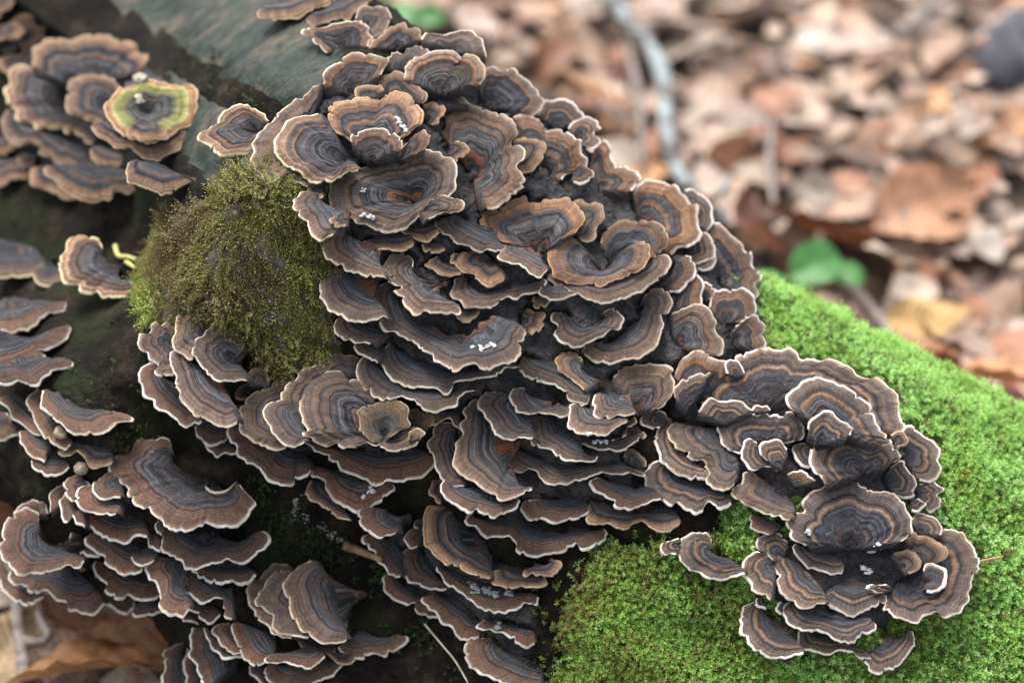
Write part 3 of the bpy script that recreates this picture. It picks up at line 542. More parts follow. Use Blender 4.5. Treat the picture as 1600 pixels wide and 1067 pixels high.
 (22,0.45,'o',0.2,[900,358],[898,312,910,309,920,315,935,315,945,328,942,340,931,350,930,365,922,378,908,375],'frilly tan lobes between the two-lobed fan and heart-shaped cup',7),
 (21,0.4,'g',0.2,[722,342,785,382],[710,336,692,338,678,345,682,358,698,368,715,378,735,386,755,392,770,390,785,394,792,385],'long slanting bracket from the great funnel towards the heart-shaped cup',7),
 (22.5,0.4,'g',0.2,[800,385,850,412],[792,385,778,395,780,405,800,412,822,420,832,426,845,430,855,422],'slanting bracket under the two-lobed fan, left of the heart-shaped cup',7),
 (20,0.35,'o',0.2,[770,408],[745,391,728,392,715,400,715,412,725,422,742,428,740,435,760,444,778,440,788,436],'small two-lipped tan bracket in the dark gap left of the heart-shaped cup',7),
 (19,0.35,'o',0.2,[719,402],[716,396,705,399,704,408,712,412],'tiny tip left behind the small two-lipped tan bracket',7),
 (18,0.3,'o',0.2,[688,408,715,420],[682,400,670,406,664,414,675,422,692,429,710,430,720,428],'small tan shelf left of the two-lipped tan bracket',7),
 (19,0.3,'g',0.2,[732,445,755,460,795,448,840,440],[725,431,710,435,704,450,705,460,720,470,730,479,752,479,772,475,785,468,792,464,805,469,820,462,840,455,854,440,850,435],'wavy sickle-shaped bracket below the small two-lipped tan one',7),
 (18,0.3,'k',0.2,[842,462],[832,464,832,475,845,478,860,470],'little hollow lip under the wide saucer of the heart-shaped cup',7),
 (19,0.32,'g',0.15,[500,312,535,352],[485,300,470,301,461,310,459,322,468,334,482,346,484,360,492,370,504,374,520,366],'upper left shelf of the main mass, two lobes beside the mossy knob',8),
 (18,0.32,'o',0.15,[500,294],[480,291,481,300,495,308,505,307],'small brown tip above the upper left shelf of the main mass',8),
 (20,0.32,'o',0.15,[542,344],[520,338,515,344,522,352,532,354,540,353],'little orange nub on the upper left shelf of the main mass',8),
 (18,0.32,'g',0.15,[550,370,595,414],[530,358,515,364,506,372,504,387,508,400,522,410,535,414,540,420,558,427,578,431,600,431],'second shelf down on the left face, beside the mossy knob',8),
 (19,0.32,'o',0.15,[578,374,640,367],[568,377,578,387,592,390,615,392,632,391,645,384,646,380],'narrow tan strip shelf beneath the great round funnel',8),
 (20,0.32,'o',0.15,[630,357,675,352],[625,360,638,370,660,373,678,370,686,363],'dark shelf tucked directly under the right lip of the great funnel',8),
 (19,0.32,'o',0.15,[668,380,690,382],[659,382,665,391,680,394,695,390],'smallest orange crescent in the dark gap beneath the great funnel',8),
 (18.5,0.32,'g',0.15,[642,420,660,442,695,467],[645,417,645,407,638,398,625,394,608,401,600,414,599,430,610,441,625,448,632,451,618,451,615,454,626,464,630,474,640,483,651,488,665,484,682,487,702,488,718,487,719,480],'question-mark-shaped bracket with curled top, left of the main mass centre',8),
 (17,0.32,'o',0.15,[720,482,740,480],[712,490,715,497,730,502,742,494,749,487,745,480],'small brown shelf at the tail of the question-mark-shaped bracket',8),
 (17,0.32,'g',0.15,[545,427,592,472],[525,417,510,427,502,440,501,454,505,472,510,482,530,488,542,496,562,501,580,497,600,493,605,496],'third shelf down on the left face, widest, with thick white left edge',8),
 (16,0.32,'g',0.15,[622,460,635,500,685,530,722,541,760,532,790,500],[610,440,590,444,584,457,588,470,598,487,605,494,590,502,598,512,618,518,632,528,660,546,675,551,678,560,692,568,712,576,725,572,742,568,765,573,782,568,802,559,812,550,812,539,808,532,820,528,822,518],'longest wavy shelf of the main mass, white crumbs on its middle',8),
 (17,0.32,'o',0.15,[815,502],[830,522,845,515,852,505,848,498,850,490,835,485,825,481],'torn tan flap at the right end of the longest wavy shelf',8),
 (15,0.32,'g',0.15,[550,500,598,527],[540,493,525,497,519,510,522,522,535,528,550,531,568,534,578,536],'fourth shelf down on the left face, small and boat-like',8),
 (14.5,0.32,'g',0.15,[580,539,598,549],[572,536,558,538,554,543,565,554,580,562,590,566],'pointed little shelf at left, above the back of the spiral rosette',8),
 (15,0.32,'g',0.15,[620,544,660,572,708,584,765,569],[608,535,600,542,594,552,595,564,602,579,618,593,630,599,645,605,665,602,678,604,688,613,702,615,710,606,710,598,730,594,760,590,780,585,795,574,810,572],'long shelf with a drooping tongue beneath the longest wavy shelf',8),
 (14,0.32,'g',0.15,[585,566,635,606,710,614],[568,556,558,562,554,576,558,594,570,609,588,620,605,623,630,620,648,623,658,634,672,639,695,636,710,633,720,619,735,609,750,609],'lowest shelf of the left face, overhanging the spiral rosette',8),
 (11,0.32,'g',0.15,[820,555,865,575,920,605],[815,558,809,572,820,585,840,595,860,602,880,612,888,620,905,625,918,630,922,620],'long diagonal shelf left of the blue fan with pink base',9),
 (12,0.32,'h',0.15,[905,572,930,600],[910,562,905,551,892,548,880,550,868,560,872,570,880,581,895,592,912,608],'small curled tongue with blue inner face above the long diagonal shelf',9),
 (13,0.5,'g',0.2,[995,640],[958,588,968,572,985,572,1005,568,1030,568,1050,574,1055,585,1052,610,1045,622,1028,638],'blue-grey fan with pink base in the middle right of the main mass',9),
 (14,0.32,'g',0.15,[952,618,990,638],[929,616,925,625,924,638,932,648,950,652,972,651,992,646],'lower lip of the blue-grey fan with pink base',9),
 (13,0.32,'g',0.15,[905,635,972,650],[918,630,892,632,889,642,885,652,890,665,905,674,922,675,935,679,952,676,965,669,980,658],'sickle bracket just below the lip of the blue-grey fan',9),
 (12,0.32,'g',0.15,[910,680,942,688,992,680],[895,676,892,682,908,691,925,696,942,702,960,706,978,700,992,690,1008,681,1006,674],'thin shelf dusted with white crumbs below the sickle bracket',9),
 (12,0.32,'g',0.15,[810,630,832,670],[785,612,770,609,758,608,748,620,745,632,755,645,765,662,768,672,778,680,792,685,812,685,832,684],'tongue-shaped bracket at the top left of the central lower mass',9),
 (13,0.32,'g',0.15,[820,612,850,638,885,635],[820,606,810,604,800,608,796,618,802,628,805,638,822,645,840,648,860,648,878,650,888,645,892,635],'folded bracket overlapping the tongue-shaped one on its right',9),
 (11,0.32,'g',0.15,[865,652,885,682,920,712],[845,649,835,650,825,658,832,665,828,675,832,682,832,690,848,696,862,702,868,711,880,716,898,720,912,721,930,720,934,712],'ragged bluish bracket sloping down the centre of the lower mass',9),
 (11,0.42,'g',0.15,[752,640,775,690,790,745,820,762],[745,622,728,632,721,642,728,652,719,660,719,670,722,678,714,688,711,700,710,720,715,732,730,745,748,759,768,768,782,770,778,772,780,779,795,780,810,772,830,765,829,761],'tall wall-like bracket on the left of the central lower mass',9),
 (10,0.42,'g',0.15,[712,680,720,735],[708,660,692,660,680,665,678,680,668,690,666,702,679,715,682,730,692,748,702,755,725,759],'grey bracket outside the tall wall-like one, nearest the spiral rosette',9),
 (12,0.32,'g',0.15,[810,702,850,720,880,732,960,725],[790,702,770,702,771,709,782,715,790,725,802,734,820,735,838,736,845,745,858,754,870,757,885,755,910,748,930,741,955,739,985,740,1006,742,1008,738],'longest V-shaped shelf of the central lower mass',9),
 (13,0.32,'o',0.15,[992,730],[974,712,975,702,988,699,1002,705,1011,718,1009,728],'tiny round bracket at the right end of the longest V-shaped shelf',9),
 (13,0.32,'o',0.15,[982,660],[992,650,995,660,985,670,978,680,972,682],'torn rusty scrap beside the crumb-dusted thin shelf',9),
 (11,0.32,'b',0.15,[945,750,985,772,1025,768],[932,745,921,750,920,760,930,770,948,778,962,781,964,790,978,794,995,792,1015,784,1032,779],'brown shelf below the right half of the longest V-shaped shelf',9),
 (10,0.32,'o',0.15,[925,782,955,800,985,802,1055,800],[920,790,915,800,918,812,935,815,955,819,972,828,988,822,1002,812,1015,820,1032,828,1050,824,1062,818],'orange-lipped wavy shelf above the lower patch of moss',9),
 (11,0.32,'b',0.15,[850,780,915,785],[840,781,822,778,814,784,812,795,822,805,835,809,845,805,858,812,878,815,895,812,910,805,920,799],'brown scalloped shelf in the middle under the longest V-shaped shelf',9),
 (10,0.32,'b',0.15,[710,760,760,778,800,788],[692,751,688,762,692,775,705,786,725,795,735,800,748,800,768,808,782,800,800,796,812,782,810,780],'white-edged shelf under the tall wall-like bracket',9),
 (9,0.32,'o',0.15,[690,768],[688,748,675,751,669,762,670,772,680,784,688,786],'small tan lobe at the foot of the grey outer bracket',9),
 (9,0.32,'b',0.15,[745,810,810,815,848,840,890,830,935,828],[732,801,728,805,726,815,745,824,752,834,768,840,785,838,798,836,805,848,805,858,820,866,835,870,846,869,860,862,878,862,898,852,902,849,910,858,925,854,940,845,951,834,945,826],'white-edged W-shaped shelf jutting over the lower moss patch',9),
 (9,0.35,'o',0.15,[712,805,725,850,768,888],[692,789,680,789,669,794,662,805,664,828,665,845,675,865,692,878,714,884,716,880,735,892,765,903],'large ochre-edged bracket curling round a dark hollow',10),
 (10,0.35,'o',0.15,[792,892,840,902],[790,889,771,890,768,900,770,911,790,918,810,918,832,920,854,912,852,902],'ochre shelf at the right end of the large ochre-edged bracket',10),
 (11,0.35,'o',0.15,[825,888,860,880],[820,890,816,896,822,900,842,898,862,899,875,886,874,876,860,872],'small ochre tip against the lower moss patch',10),
 (8,0.35,'b',0.15,[695,890,735,910,810,925],[682,885,682,892,690,900,698,912,715,925,728,932,748,946,770,956,790,956,808,950,818,939,830,945,840,944,842,932],'long brown shelf littered with pale grey crumbs',10),
 (9,0.35,'b',0.15,[660,865,682,900],[648,854,630,856,622,865,622,878,628,895,638,905,655,914,672,920,690,922,698,919],'reddish brown fan left of the crumb-littered shelf',10),
 (9.5,0.35,'b',0.15,[662,840],[658,824,640,826,631,835,631,845,640,854,652,853],'small brown knob-like lobe left of the large ochre-edged bracket',10),
 (8,0.35,'b',0.15,[662,820],[658,811,648,815,645,822,652,825],'tiniest brown tip on the upper left of the large ochre-edged bracket',10),
 (8,0.35,'b',0.15,[605,800,625,820],[585,792,565,796,561,812,568,822,580,831,592,836,608,835,618,832],'topmost left bracket of the column, dark brown with fine grooves',10),
 (7,0.35,'b',0.15,[605,842,628,882],[578,832,569,838,570,848,580,858,588,860,590,875,600,886,605,896,618,901,625,900],'stepped brown bracket below the topmost left one of the column',10),
 (6,0.35,'b',0.15,[625,908,670,940],[602,896,596,908,602,922,618,935,635,945,648,942,652,952,662,962,685,964],'left bracket of the column bottom, white-edged over dark wood',10),
 (7,0.35,'b',0.15,[690,930,752,968],[670,930,659,935,660,942,675,952,688,962,692,975,708,982,720,995,732,999,748,995],'red brown sloping bracket under the crumb-littered shelf',10),
 (7.5,0.35,'b',0.15,[768,970,832,980],[755,968,745,975,748,981,768,985,782,990,792,995,802,1002,822,1009,835,1005],'dark striped shelf meeting the left edge of the lower moss',10),
 (6,0.35,'b',0.15,[780,1010,845,1050],[760,995,735,998,727,1012,730,1030,740,1045,765,1056,800,1072,840,1078],'lowest bracket of the column at the bottom frame edge',10),
 (14,0.55,'d',0.16,[1075,638],[1055,582,1068,562,1090,548,1105,550,1109,558,1120,558,1135,561,1140,578],'bluish folded bracket between the blue striped fan and the great fan',11),
 (14.5,0.55,'d',0.16,[1072,645],[1055,620,1058,605,1075,590,1092,582,1110,580],'dark folded lobe below the bluish folded bracket',11),
 (15,0.55,'p',0.1,[1198,648],[1098,628,1078,616,1080,602,1095,589,1115,579,1135,579,1150,568,1152,555,1170,548,1192,542,1218,544,1245,548,1265,558,1279,561,1292,560,1318,568,1338,579,1358,591,1370,589,1385,598,1396,612,1406,625,1408,642,1408,652,1414,665,1411,675],'great fan backing the right cluster, white edge along the bright moss',11),
 (16,0.55,'p',0.16,[1152,589],[1135,582,1132,568,1140,560,1152,560,1161,570,1164,582],'small round lobe on the upper edge of the great fan',11),
 (16,0.55,'p',0.16,[1132,662],[1175,639,1162,628,1145,623,1120,622,1100,630,1091,642],'arched grey bracket behind the left of the central oval fan',11),
 (16.2,0.5,'n',0.16,[1122,670,1152,712],[1075,668,1060,659,1049,665,1046,678,1055,692,1072,704,1075,711,1091,718,1098,728,1108,740,1106,750,1115,760,1130,765,1142,764,1148,755],'blue-grey stepped bracket at lower left of the central oval fan',11),
 (15,0.45,'p',0.16,[1052,670,1088,725],[1045,652,1032,662,1021,680,1025,695,1032,710,1035,722,1052,738,1070,748,1090,751,1105,750,1108,742],'long pale-edged bracket on the left of the right cluster',11),
 (16,0.55,'p',0.16,[1041,660],[1042,650,1035,642,1012,642,1000,651,1005,664,1018,670,1030,669],'little flat bracket where right cluster touches the blue-grey fan',11),
 (14,0.42,'p',0.16,[1048,735,1120,765],[1034,717,1018,722,1007,742,1007,757,1018,772,1035,782,1050,789,1060,782,1074,797,1089,802,1108,785,1120,793,1132,796,1143,786],'lower left bracket of the right cluster, toothed white edge over shade',11),
 (18,0.55,'p',0.16,[1195,702],[1155,708,1140,702,1128,692,1122,675,1130,658,1142,648,1160,641,1180,642,1205,646,1220,642,1240,641,1252,650,1260,662,1259,678,1245,690,1230,692],'central oval fan of the right cluster with even grey bands',11),
 (17,0.55,'p',0.16,[1190,645],[1172,642,1180,635,1198,634,1204,640],'small lobe peeking over the top of the central oval fan',11),
 (19,0.55,'p',0.16,[1185,705,1210,725],[1182,690,1172,684,1162,690,1159,705,1165,725,1180,734,1198,730,1215,735],'small C-shaped bracket in front of the central oval fan',11),
 (20,0.55,'p',0.16,[1220,735],[1198,718,1188,708,1185,698,1192,688,1210,685,1222,692,1230,700],'cowl-shaped bracket on a dark stalk beside the C-shaped one',11),
 (17,0.55,'p',0.12,[1292,672],[1240,640,1231,628,1230,616,1240,605,1255,595,1275,590,1295,592,1318,602,1338,615,1355,628,1360,639,1350,645,1365,646,1375,662,1385,675,1392,689,1380,695],'pink-edged fan in front of the great fan, upper right',11),
 (18,0.55,'p',0.16,[1280,695],[1262,668,1265,658,1278,645,1295,642,1308,648,1322,656,1334,668,1330,678],'small helmet-shaped fan above the double-whorled bracket',11),
 (18.5,0.55,'p',0.16,[1272,705],[1258,692,1245,691,1238,699,1240,712,1251,724,1265,731],'narrow pale fold left of the double-whorled bracket',11),
 (19,0.55,'p',0.18,[1350,740],[1290,755,1278,742,1268,730,1264,712,1272,695,1285,682,1302,676,1320,676,1331,685,1332,690,1342,690,1355,700,1372,692,1390,692,1402,702,1409,712,1400,720],'double-whorled bracket with ochre middle in the right cluster',11),
 (18,0.55,'p',0.16,[1382,750],[1392,730,1405,718,1415,720,1422,735,1431,748,1435,758,1430,765,1429,775,1415,780,1402,775],'right lobe next to the double-whorled bracket',11),
 (16,0.55,'p',0.16,[1410,712],[1410,682,1412,670,1422,666,1440,675,1455,688,1468,700,1474,712,1472,730,1465,745,1452,750,1438,750],'rightmost plain fan of the right cluster, edge against moss',11),
 (17,0.55,'o',0.16,[1398,690],[1392,679,1410,670,1420,680,1420,690,1402,699],'small brown lobe above the rightmost plain fan',11),
 (14,0.55,'p',0.16,[1430,772],[1438,755,1460,749,1472,758,1474,765,1462,775,1470,781,1468,792,1455,799,1448,795],'shaded twin-lobed bracket under the rightmost plain fan',11),
 (15,0.55,'p',0.16,[1425,782],[1435,778,1449,782,1448,790,1435,798,1425,798],'small pale lip in front of the shaded twin-lobed bracket',11),
 (16,0.5,'n',0.16,[1200,755,1240,790],[1180,742,1172,734,1160,736,1158,750,1147,758,1142,767,1149,778,1167,786,1183,793,1198,805,1217,810,1235,811],'blue-grey bracket with small top knob, below the cowl-shaped one',11),
 (15,0.55,'r',0.16,[1245,760],[1230,740,1245,735,1262,738,1275,750],'crumpled rusty lump between cowl-shaped and double-whorled brackets',11),
 (25,0.52,'p',0.22,[1330,858],[1258,850,1241,838,1231,817,1235,806,1256,798,1258,783,1269,769,1293,757,1315,751,1336,749,1353,763,1373,768,1391,766,1410,780,1422,798,1428,817,1425,832,1410,844],'largest upright fan of the lower right rosette, ochre and brown bands',12),
 (24,0.52,'p',0.18,[1263,856,1312,872],[1243,849,1238,856,1247,872,1263,887,1278,890,1296,899,1316,896,1318,889],'tongue-like bracket below left of the largest fan of the lower rosette',12),
 (22,0.52,'p',0.18,[1220,872],[1231,846,1224,833,1203,830,1186,840,1185,855,1198,861,1206,875],'small rounded lobe at the upper left of the lower rosette',12),
 (21,0.52,'p',0.18,[1210,881],[1186,861,1174,864,1161,878,1163,896,1174,918,1189,930,1204,936],'left outer bracket of the lower rosette, white edge over moss',12),
 (23,0.52,'p',0.18,[1241,878,1287,924],[1207,870,1203,876,1212,890,1218,912,1229,930,1250,944,1272,948,1290,942],'second bracket from left in the lower rosette, broad and brown',12),
 (23.2,0.52,'p',0.18,[1312,912,1361,921],[1290,936,1296,948,1315,955,1333,962,1348,959,1361,948,1382,941,1385,930],'bottom middle bracket of the lower rosette, brown curl at left',12),
 (23,0.52,'p',0.14,[1410,906],[1385,939,1381,951,1394,959,1416,967,1434,971,1453,961,1468,955,1480,965,1499,955,1514,936,1520,902,1532,887,1532,869,1520,847,1499,829,1477,824],'big right half of the lower rosette holding the small white curl',12),
 (22.5,0.52,'p',0.18,[1434,832],[1425,810,1431,801,1447,800,1462,809,1473,824,1471,835],'smooth lobe behind the right shoulder of the largest rosette fan',12),
 (25,0.52,'o',0.18,[1428,878],[1416,841,1428,830,1450,832,1465,844,1480,860,1479,872,1465,878],'ochre banded inner lobe right of the largest rosette fan',12),
 (26,0.52,'o',0.18,[1407,887],[1397,863,1410,860,1428,863,1440,875,1434,890,1422,896],'innermost ochre lobe near the white crumbs of the rosette',12),
 (27,0.52,'w',0.3,[1450,909],[1443,890,1447,881,1459,878,1474,887,1480,902,1474,918,1459,927,1448,924],'small white-edged curl like a shell on the right of the rosette',12),
 (25,0.52,'p',0.18,[1394,921],[1385,912,1361,912,1351,916,1358,924,1379,925],'pale finger-like tip in the dark heart of the lower rosette',12),
 (21,0.4,'p',0.18,[1244,942,1299,967,1355,964],[1232,940,1223,945,1221,958,1232,973,1253,982,1278,985,1296,994,1315,1002,1333,1004,1351,993,1367,985,1370,976,1365,971],'long lip-like shelf directly beneath the lower rosette',12),
 (20,0.4,'p',0.18,[1227,948],[1221,939,1214,944,1214,955,1221,959],'small knob at the left end of the long lip-like shelf',12),
 (19,0.4,'p',0.18,[1198,961,1244,1001],[1177,939,1161,948,1157,964,1158,985,1174,1004,1180,1016,1201,1024,1226,1025,1256,1020],'lowest left shelf of the lower rosette with thick white edge on moss',12),
 (20,0.4,'p',0.18,[1195,939],[1183,933,1180,941,1186,948,1197,951],'tiny lip between left outer bracket and lowest left shelf',12),
 (20,0.4,'p',0.18,[1272,991,1330,1004],[1247,985,1246,1001,1250,1011,1269,1020,1293,1020,1318,1014,1336,1020,1351,1031,1362,1028],'middle lowest shelf of the lower rosette, folded white edge',12),
 (18,0.45,'p',0.18,[1373,1010,1410,994],[1351,1033,1355,1043,1367,1051,1385,1048,1407,1037,1422,1022,1427,1010,1434,1001,1431,991,1425,985],'lowest right bracket of the lower rosette, dark with ragged side',12),
 (15,0.52,'b',0.18,[1189,807,1220,820],[1174,804,1168,812,1171,820,1186,832,1201,835],'small shaded bracket between right cluster and lower rosette',12),
 (18,0.52,'p',0.18,[1105,862,1150,880],[1112,848,1112,836,1098,829,1082,829,1064,840,1056,859,1060,874,1068,881,1094,896,1120,904,1150,900,1165,896],'lone curved bracket left of the lower rosette, over the moss',12),
 (17,0.52,'p',0.18,[1064,850],[1060,840,1041,842,1032,851,1038,862,1056,866],'small pale lobe left behind the lone curved bracket',12),
]
GROUPS = [
 'turkey tail brackets of the upper left cluster',
 'single turkey tail brackets on the dark wood',
 'turkey tail brackets of the far left column',
 'turkey tail brackets of the bottom left cluster',
 'turkey tail brackets of the middle left cluster',
 'turkey tail brackets on the crest of the log',
 'turkey tail brackets along the right edge of the log',
 'turkey tail brackets round the heart-shaped cup',
 'turkey tail shelves down the left face of the main mass',
 'turkey tail brackets of the central lower mass',
 'turkey tail brackets of the column above the dark hollow',
 'turkey tail brackets of the right cluster',
 'turkey tail brackets of the lower right rosette',

]
UP = np.array([0, 0, 1.0]); TOC = -Fv
def resample(P, n, closed=False):
    P = np.asarray(P, float)
    if len(P) == 1: return np.repeat(P, n, 0)
    L = np.concatenate([[0], np.cumsum(np.linalg.norm(np.diff(P, axis=0), axis=1))]); t = np.linspace(0, L[-1], n)
    return np.stack([np.interp(t, L, P[:, k]) for k in range(P.shape[1])], -1)

class Cap:
    def __init__(s, i, spec):
        s.i = i; s.z, s.w, s.st, s.dish, inner, rim, s.label, g = spec; s.group = GROUPS[g]
        inner = np.array(inner, float).reshape(-1, 2); rim = np.array(rim, float).reshape(-1, 2)
        s.closed = bool(np.allclose(rim[0], rim[-1]))
        fine = smooth_line(np.vstack([rim, rim[1:2]]) if s.closed else rim, (len(rim)) * 14)
        if s.closed: fine = smooth_line(rim, len(rim) * 14)
        Lp = np.linalg.norm(np.diff(fine, axis=0), axis=1).sum(); n = int(np.clip(Lp / 2.9, 18, 220)); s.n = n
        R = resample(fine, n); arc = np.linspace(0, Lp, n); s.arc = arc * .00028
        tg = unit(np.gradient(R, axis=0)); nr = np.stack([tg[:, 1], -tg[:, 0]], -1)
        fade = np.ones(n)
        if not s.closed: fade = np.clip(np.minimum(np.arange(n), np.arange(n)[::-1]) / 4.0, 0, 1)
        else: fade = np.clip(np.minimum(np.arange(n), np.arange(n)[::-1]) / 6.0, 0, 1)
        jit = 2.4 * noise1(arc / 24, i * 3 + 1) + 2.2 * noise1(arc / 11.5, i * 3 + 2) + 1.5 * noise1(arc / 5.5, i * 3 + 5)
        jit = jit - 6.5 * np.clip(noise1(arc / 8.5, i * 3 + 11) - .7, 0, 1) / .3 * np.sign((nr * (R - inner.mean(0))).sum(1).mean())
        s.R = R + nr * (jit * fade)[:, None]
        s.I = resample(inner, n)
        if len(inner) == 1: s.I = s.I + .07 * (s.R - s.I)
        s.back = .6 if s.w < .46 and len(inner) > 1 else .12
        s.nrm = unit(UP * (1 - s.w) + TOC * s.w)
        ac = inner.mean(0); rv = ray(ac); s.anchor = CAM + rv * log_depth(ac); s.lift = 0.0
        Wp = np.linalg.norm(s.R - s.I, axis=1) * .00028; s.Wm = float(np.mean(Wp))
        a1 = min(.0024, .10 * s.Wm + .0002)
        s.und = (a1 * noise1(arc / 62, i * 5 + 7) + .5 * a1 * noise1(arc / 26, i * 5 + 9)) * fade
        s.seed = rng.uniform(0, 20); s.dish *= 1.6 if s.w < .46 else 1.1; s.prof = .28 * s.dish + rng.uniform(.0, .04); s.ph = rng.uniform(0, 6.28, 4)
    def plane(s, px, off):
        rv = ray(px); den = rv @ s.nrm
        num = (s.anchor - CAM) @ s.nrm + s.lift + off
        return CAM + rv * (num / den)[:, None]
    def soft(s, R):
        h = max(2, int(s.n * .15)); k = np.hanning(2 * h + 3)[1:-1]; k /= k.sum()
        if s.closed: X = np.vstack([R[-h - 1:-1], R, R[1:h + 1]])
        else: X = np.vstack([2 * R[0] - R[h:0:-1], R, 2 * R[-1] - R[-2:-h - 2:-1]])
        return np.stack([np.convolve(X[:, k_], k, 'valid') for k_ in range(3)], -1)
    def surface(s, vs):
        R = s.plane(s.R, s.und); I = s.plane(s.I, np.full(s.n, -s.dish * s.Wm))
        Wd = np.linalg.norm(R - I, axis=1); P = []
        Rs = s.soft(R); fold = .0007 * noise1(s.arc / .0075, s.i + 300) + .0004 * noise1(s.arc / .0034, s.i + 301)
        for v in vs:
            v = np.broadcast_to(v, (s.n,))
            d = (1 - v) * Wd
            rid = (.00012 * np.sin(d * 1500 + s.ph[0] + 2 * s.und * 400) +   .0001 * np.sin(d * 2600 + s.ph[1]) + .00014 * np.sin(d * 780 + s.ph[2])) * np.clip(d / .002, 0, 1)
            radial = .6 * s.und * (v ** 2 - v)
            bul = s.prof * Wd * np.sin(math.pi * v) + .018 * Wd * np.sin(2 * math.pi * v)
            droop = -.06 * np.minimum(Wd, .02) * np.clip((v - .82) / .18, 0, 1) ** 2 + .035 * np.minimum(Wd, .02) * 0
            mixv = (v ** 2.2)[:, None]; Rm = Rs * (1 - mixv) + R * mixv; bul = bul + fold * np.clip(s.Wm / .02, .2, 1) * np.sin(math.pi * v ** 1.6)
            P.append(I + (Rm - I) * v[:, None] + s.nrm * (rid + radial + bul + droop)[:, None])
        return np.array(P), Wd
    def settle(s):
        vs = np.linspace(0, 1, 26)
        for it in range(4):
            P, Wd = s.surface(vs); V_ = np.repeat(vs, s.n); F_ = P.reshape(-1, 3)
            px, d = project(F_); x = np.floor(px[:, 0] / 2).astype(int); y = np.floor(px[:, 1] / 2).astype(int)
            ok = (x >= 0) & (x < BW) & (y >= 0) & (y < BH) & (V_ > .3)
            if not ok.any(): break
            z0 = zb[y[ok], x[ok]]; m = z0 < 5
            if m.sum() < 3: break
            need = d[ok][m] - (z0[m] - .0028)
            q = float(np.percentile(need, 93))
            if q <= 1e-4: break
            s.lift += q * .8
        P, Wd = s.surface(np.linspace(.12, 1, 60)); splat(P.reshape(-1, 3))
    def build(s):
        st = s.st; mw = MARGW[st]
        R = s.plane(s.R, s.und); I = s.plane(s.I, np.full(s.n, -s.dish * s.Wm)); Wd = np.linalg.norm(R - I, axis=1)
        mwn = mw * (1 + .45 * noise1(s.arc / .006, s.i + 900) + .35 * noise1(s.arc / .017, s.i + 901)); mwn = np.minimum(mwn, .3 * Wd)
        big = s.Wm > .012; nv = 34 if s.Wm > .018 else (24 if big else 14)
        u = np.linspace(0, 1, nv) ** .85; vend = 1 - mwn / np.maximum(Wd, 1e-5)
        vs = [uu * vend for uu in u]
        P, _ = s.surface(vs); nr = s.nrm
        n = s.n
        base = P[0]; cen = base.mean(0); dn = I - R; ext = base + dn * (s.back * .5) - nr * (.04 * s.back * Wd[:, None]); ext2 = base + dn * s.back - nr * (.22 * s.back * Wd[:, None])
        foot = cen + (ext2 - cen) * .8 - unit(nr + 1.6 * TOC) * (max(s.lift, 0) + .008)
        rows = [foot, ext2, ext] + list(P); rv = [np.zeros(n)] * 3 + vs; rows = np.array(rows); rv = np.array(rv)
        d = (1 - rv) * Wd; t = .5 * d / .030 + .5 * (1 - rv); t[0] = 1.0; t[1] = np.maximum(t[3], .9); t[2] = np.maximum(t[3], .75)
        origin = cen
        def sides(rows_, down):                          # the two flanks of an open fan roll down into the crust
            if s.closed: return rows_
            out = rows_
            for e, k in ((0, 3), (-1, -4)):
                edge = rows_[:, e]; sd_ = unit(edge - rows_[:, k]); L_ = np.minimum(.0028, .2 * Wd.mean()) * np.linspace(.6, 1, len(edge))[:, None]; L_[-1] *= .35
                c1 = edge + sd_ * L_ * .6 - nr * L_ * .35; c2 = edge + sd_ * L_ * 1.1 - nr * L_ * 1.5; c3 = edge + sd_ * L_ * 1.15 - nr * L_ * 2.2
                new = np.stack([c3, c2, c1], 1)
                out = np.concatenate([new, out], 1) if e == 0 else np.concatenate([out, new[:, ::-1]], 1)
            return out
        def pad(a, add=0.0):
            if s.closed: return a
            f = np.array([3, 2, 1]) * add
            return np.concatenate([a[:, :1] + f[None], a, a[:, -1:] + f[::-1][None]], 1)
        root = bpy.data.objects.new('bracket_fungus', None); COL.objects.link(root); root.location = origin
        root.empty_display_size = .005
        tag(root, s.label, 'bracket fungus', s.group)
        def grid(nm, rows, mat, attrs, flip=False):
            m_, n_ = rows.shape[:2]; I_ = np.arange(m_ * n_).reshape(m_, n_)
            F = np.stack([I_[:-1, :-1], I_[1:, :-1], I_[1:, 1:], I_[:-1, 1:]], -1).reshape(-1, 4)
            if flip: F = F[:, ::-1]
            return link(nm, mesh_np(nm, rows.reshape(-1, 3) - origin, F, mat, attrs), root)
        ss = np.tile(s.arc, (len(rows), 1))
        tocam = np.cross(P[2][1:] - P[2][:-1], (P[-1] - P[2])[:-1]); fl = float((tocam @ nr).sum()) < 0
        rows_s = sides(rows, 1); t = pad(t, .22); d = pad(d, .004); ss = pad(ss, 0.0)
        grid('cap', rows_s, cap_mat(st, s.i % 5), {'t': t.ravel(), 'd': d.ravel(), 's': ss.ravel(), 'seed': np.full(t.size, s.seed)}, fl)
        outd = unit(R - I)
        th = .0006 if st not in 'pw' else .0008
        Rr, _ = s.surface([1 - .5 * mwn / np.maximum(Wd, 1e-5), np.ones(n)])
        under = lambda row, k: row - nr * k
        mrows = np.array([P[-1], Rr[0] - nr * .00004, Rr[1] - nr * .00012, Rr[1] + outd * .00022 - nr * .00045, under(Rr[1], th * .9), under(P[-1], th + .0002)])
        grid('margin', mrows, MARG[MARGKEY[st]], {}, fl)
        uv = np.linspace(0, 1, 9); up_, _ = s.surface([k * vend for k in uv])
        prow = np.array([foot - TOC * .002] + [up_[k] - nr * (th + .0002 + .0022 * (1 - uv[k])) for k in range(9)])
        grid('pore_surface', prow, PORE, {}, not fl)

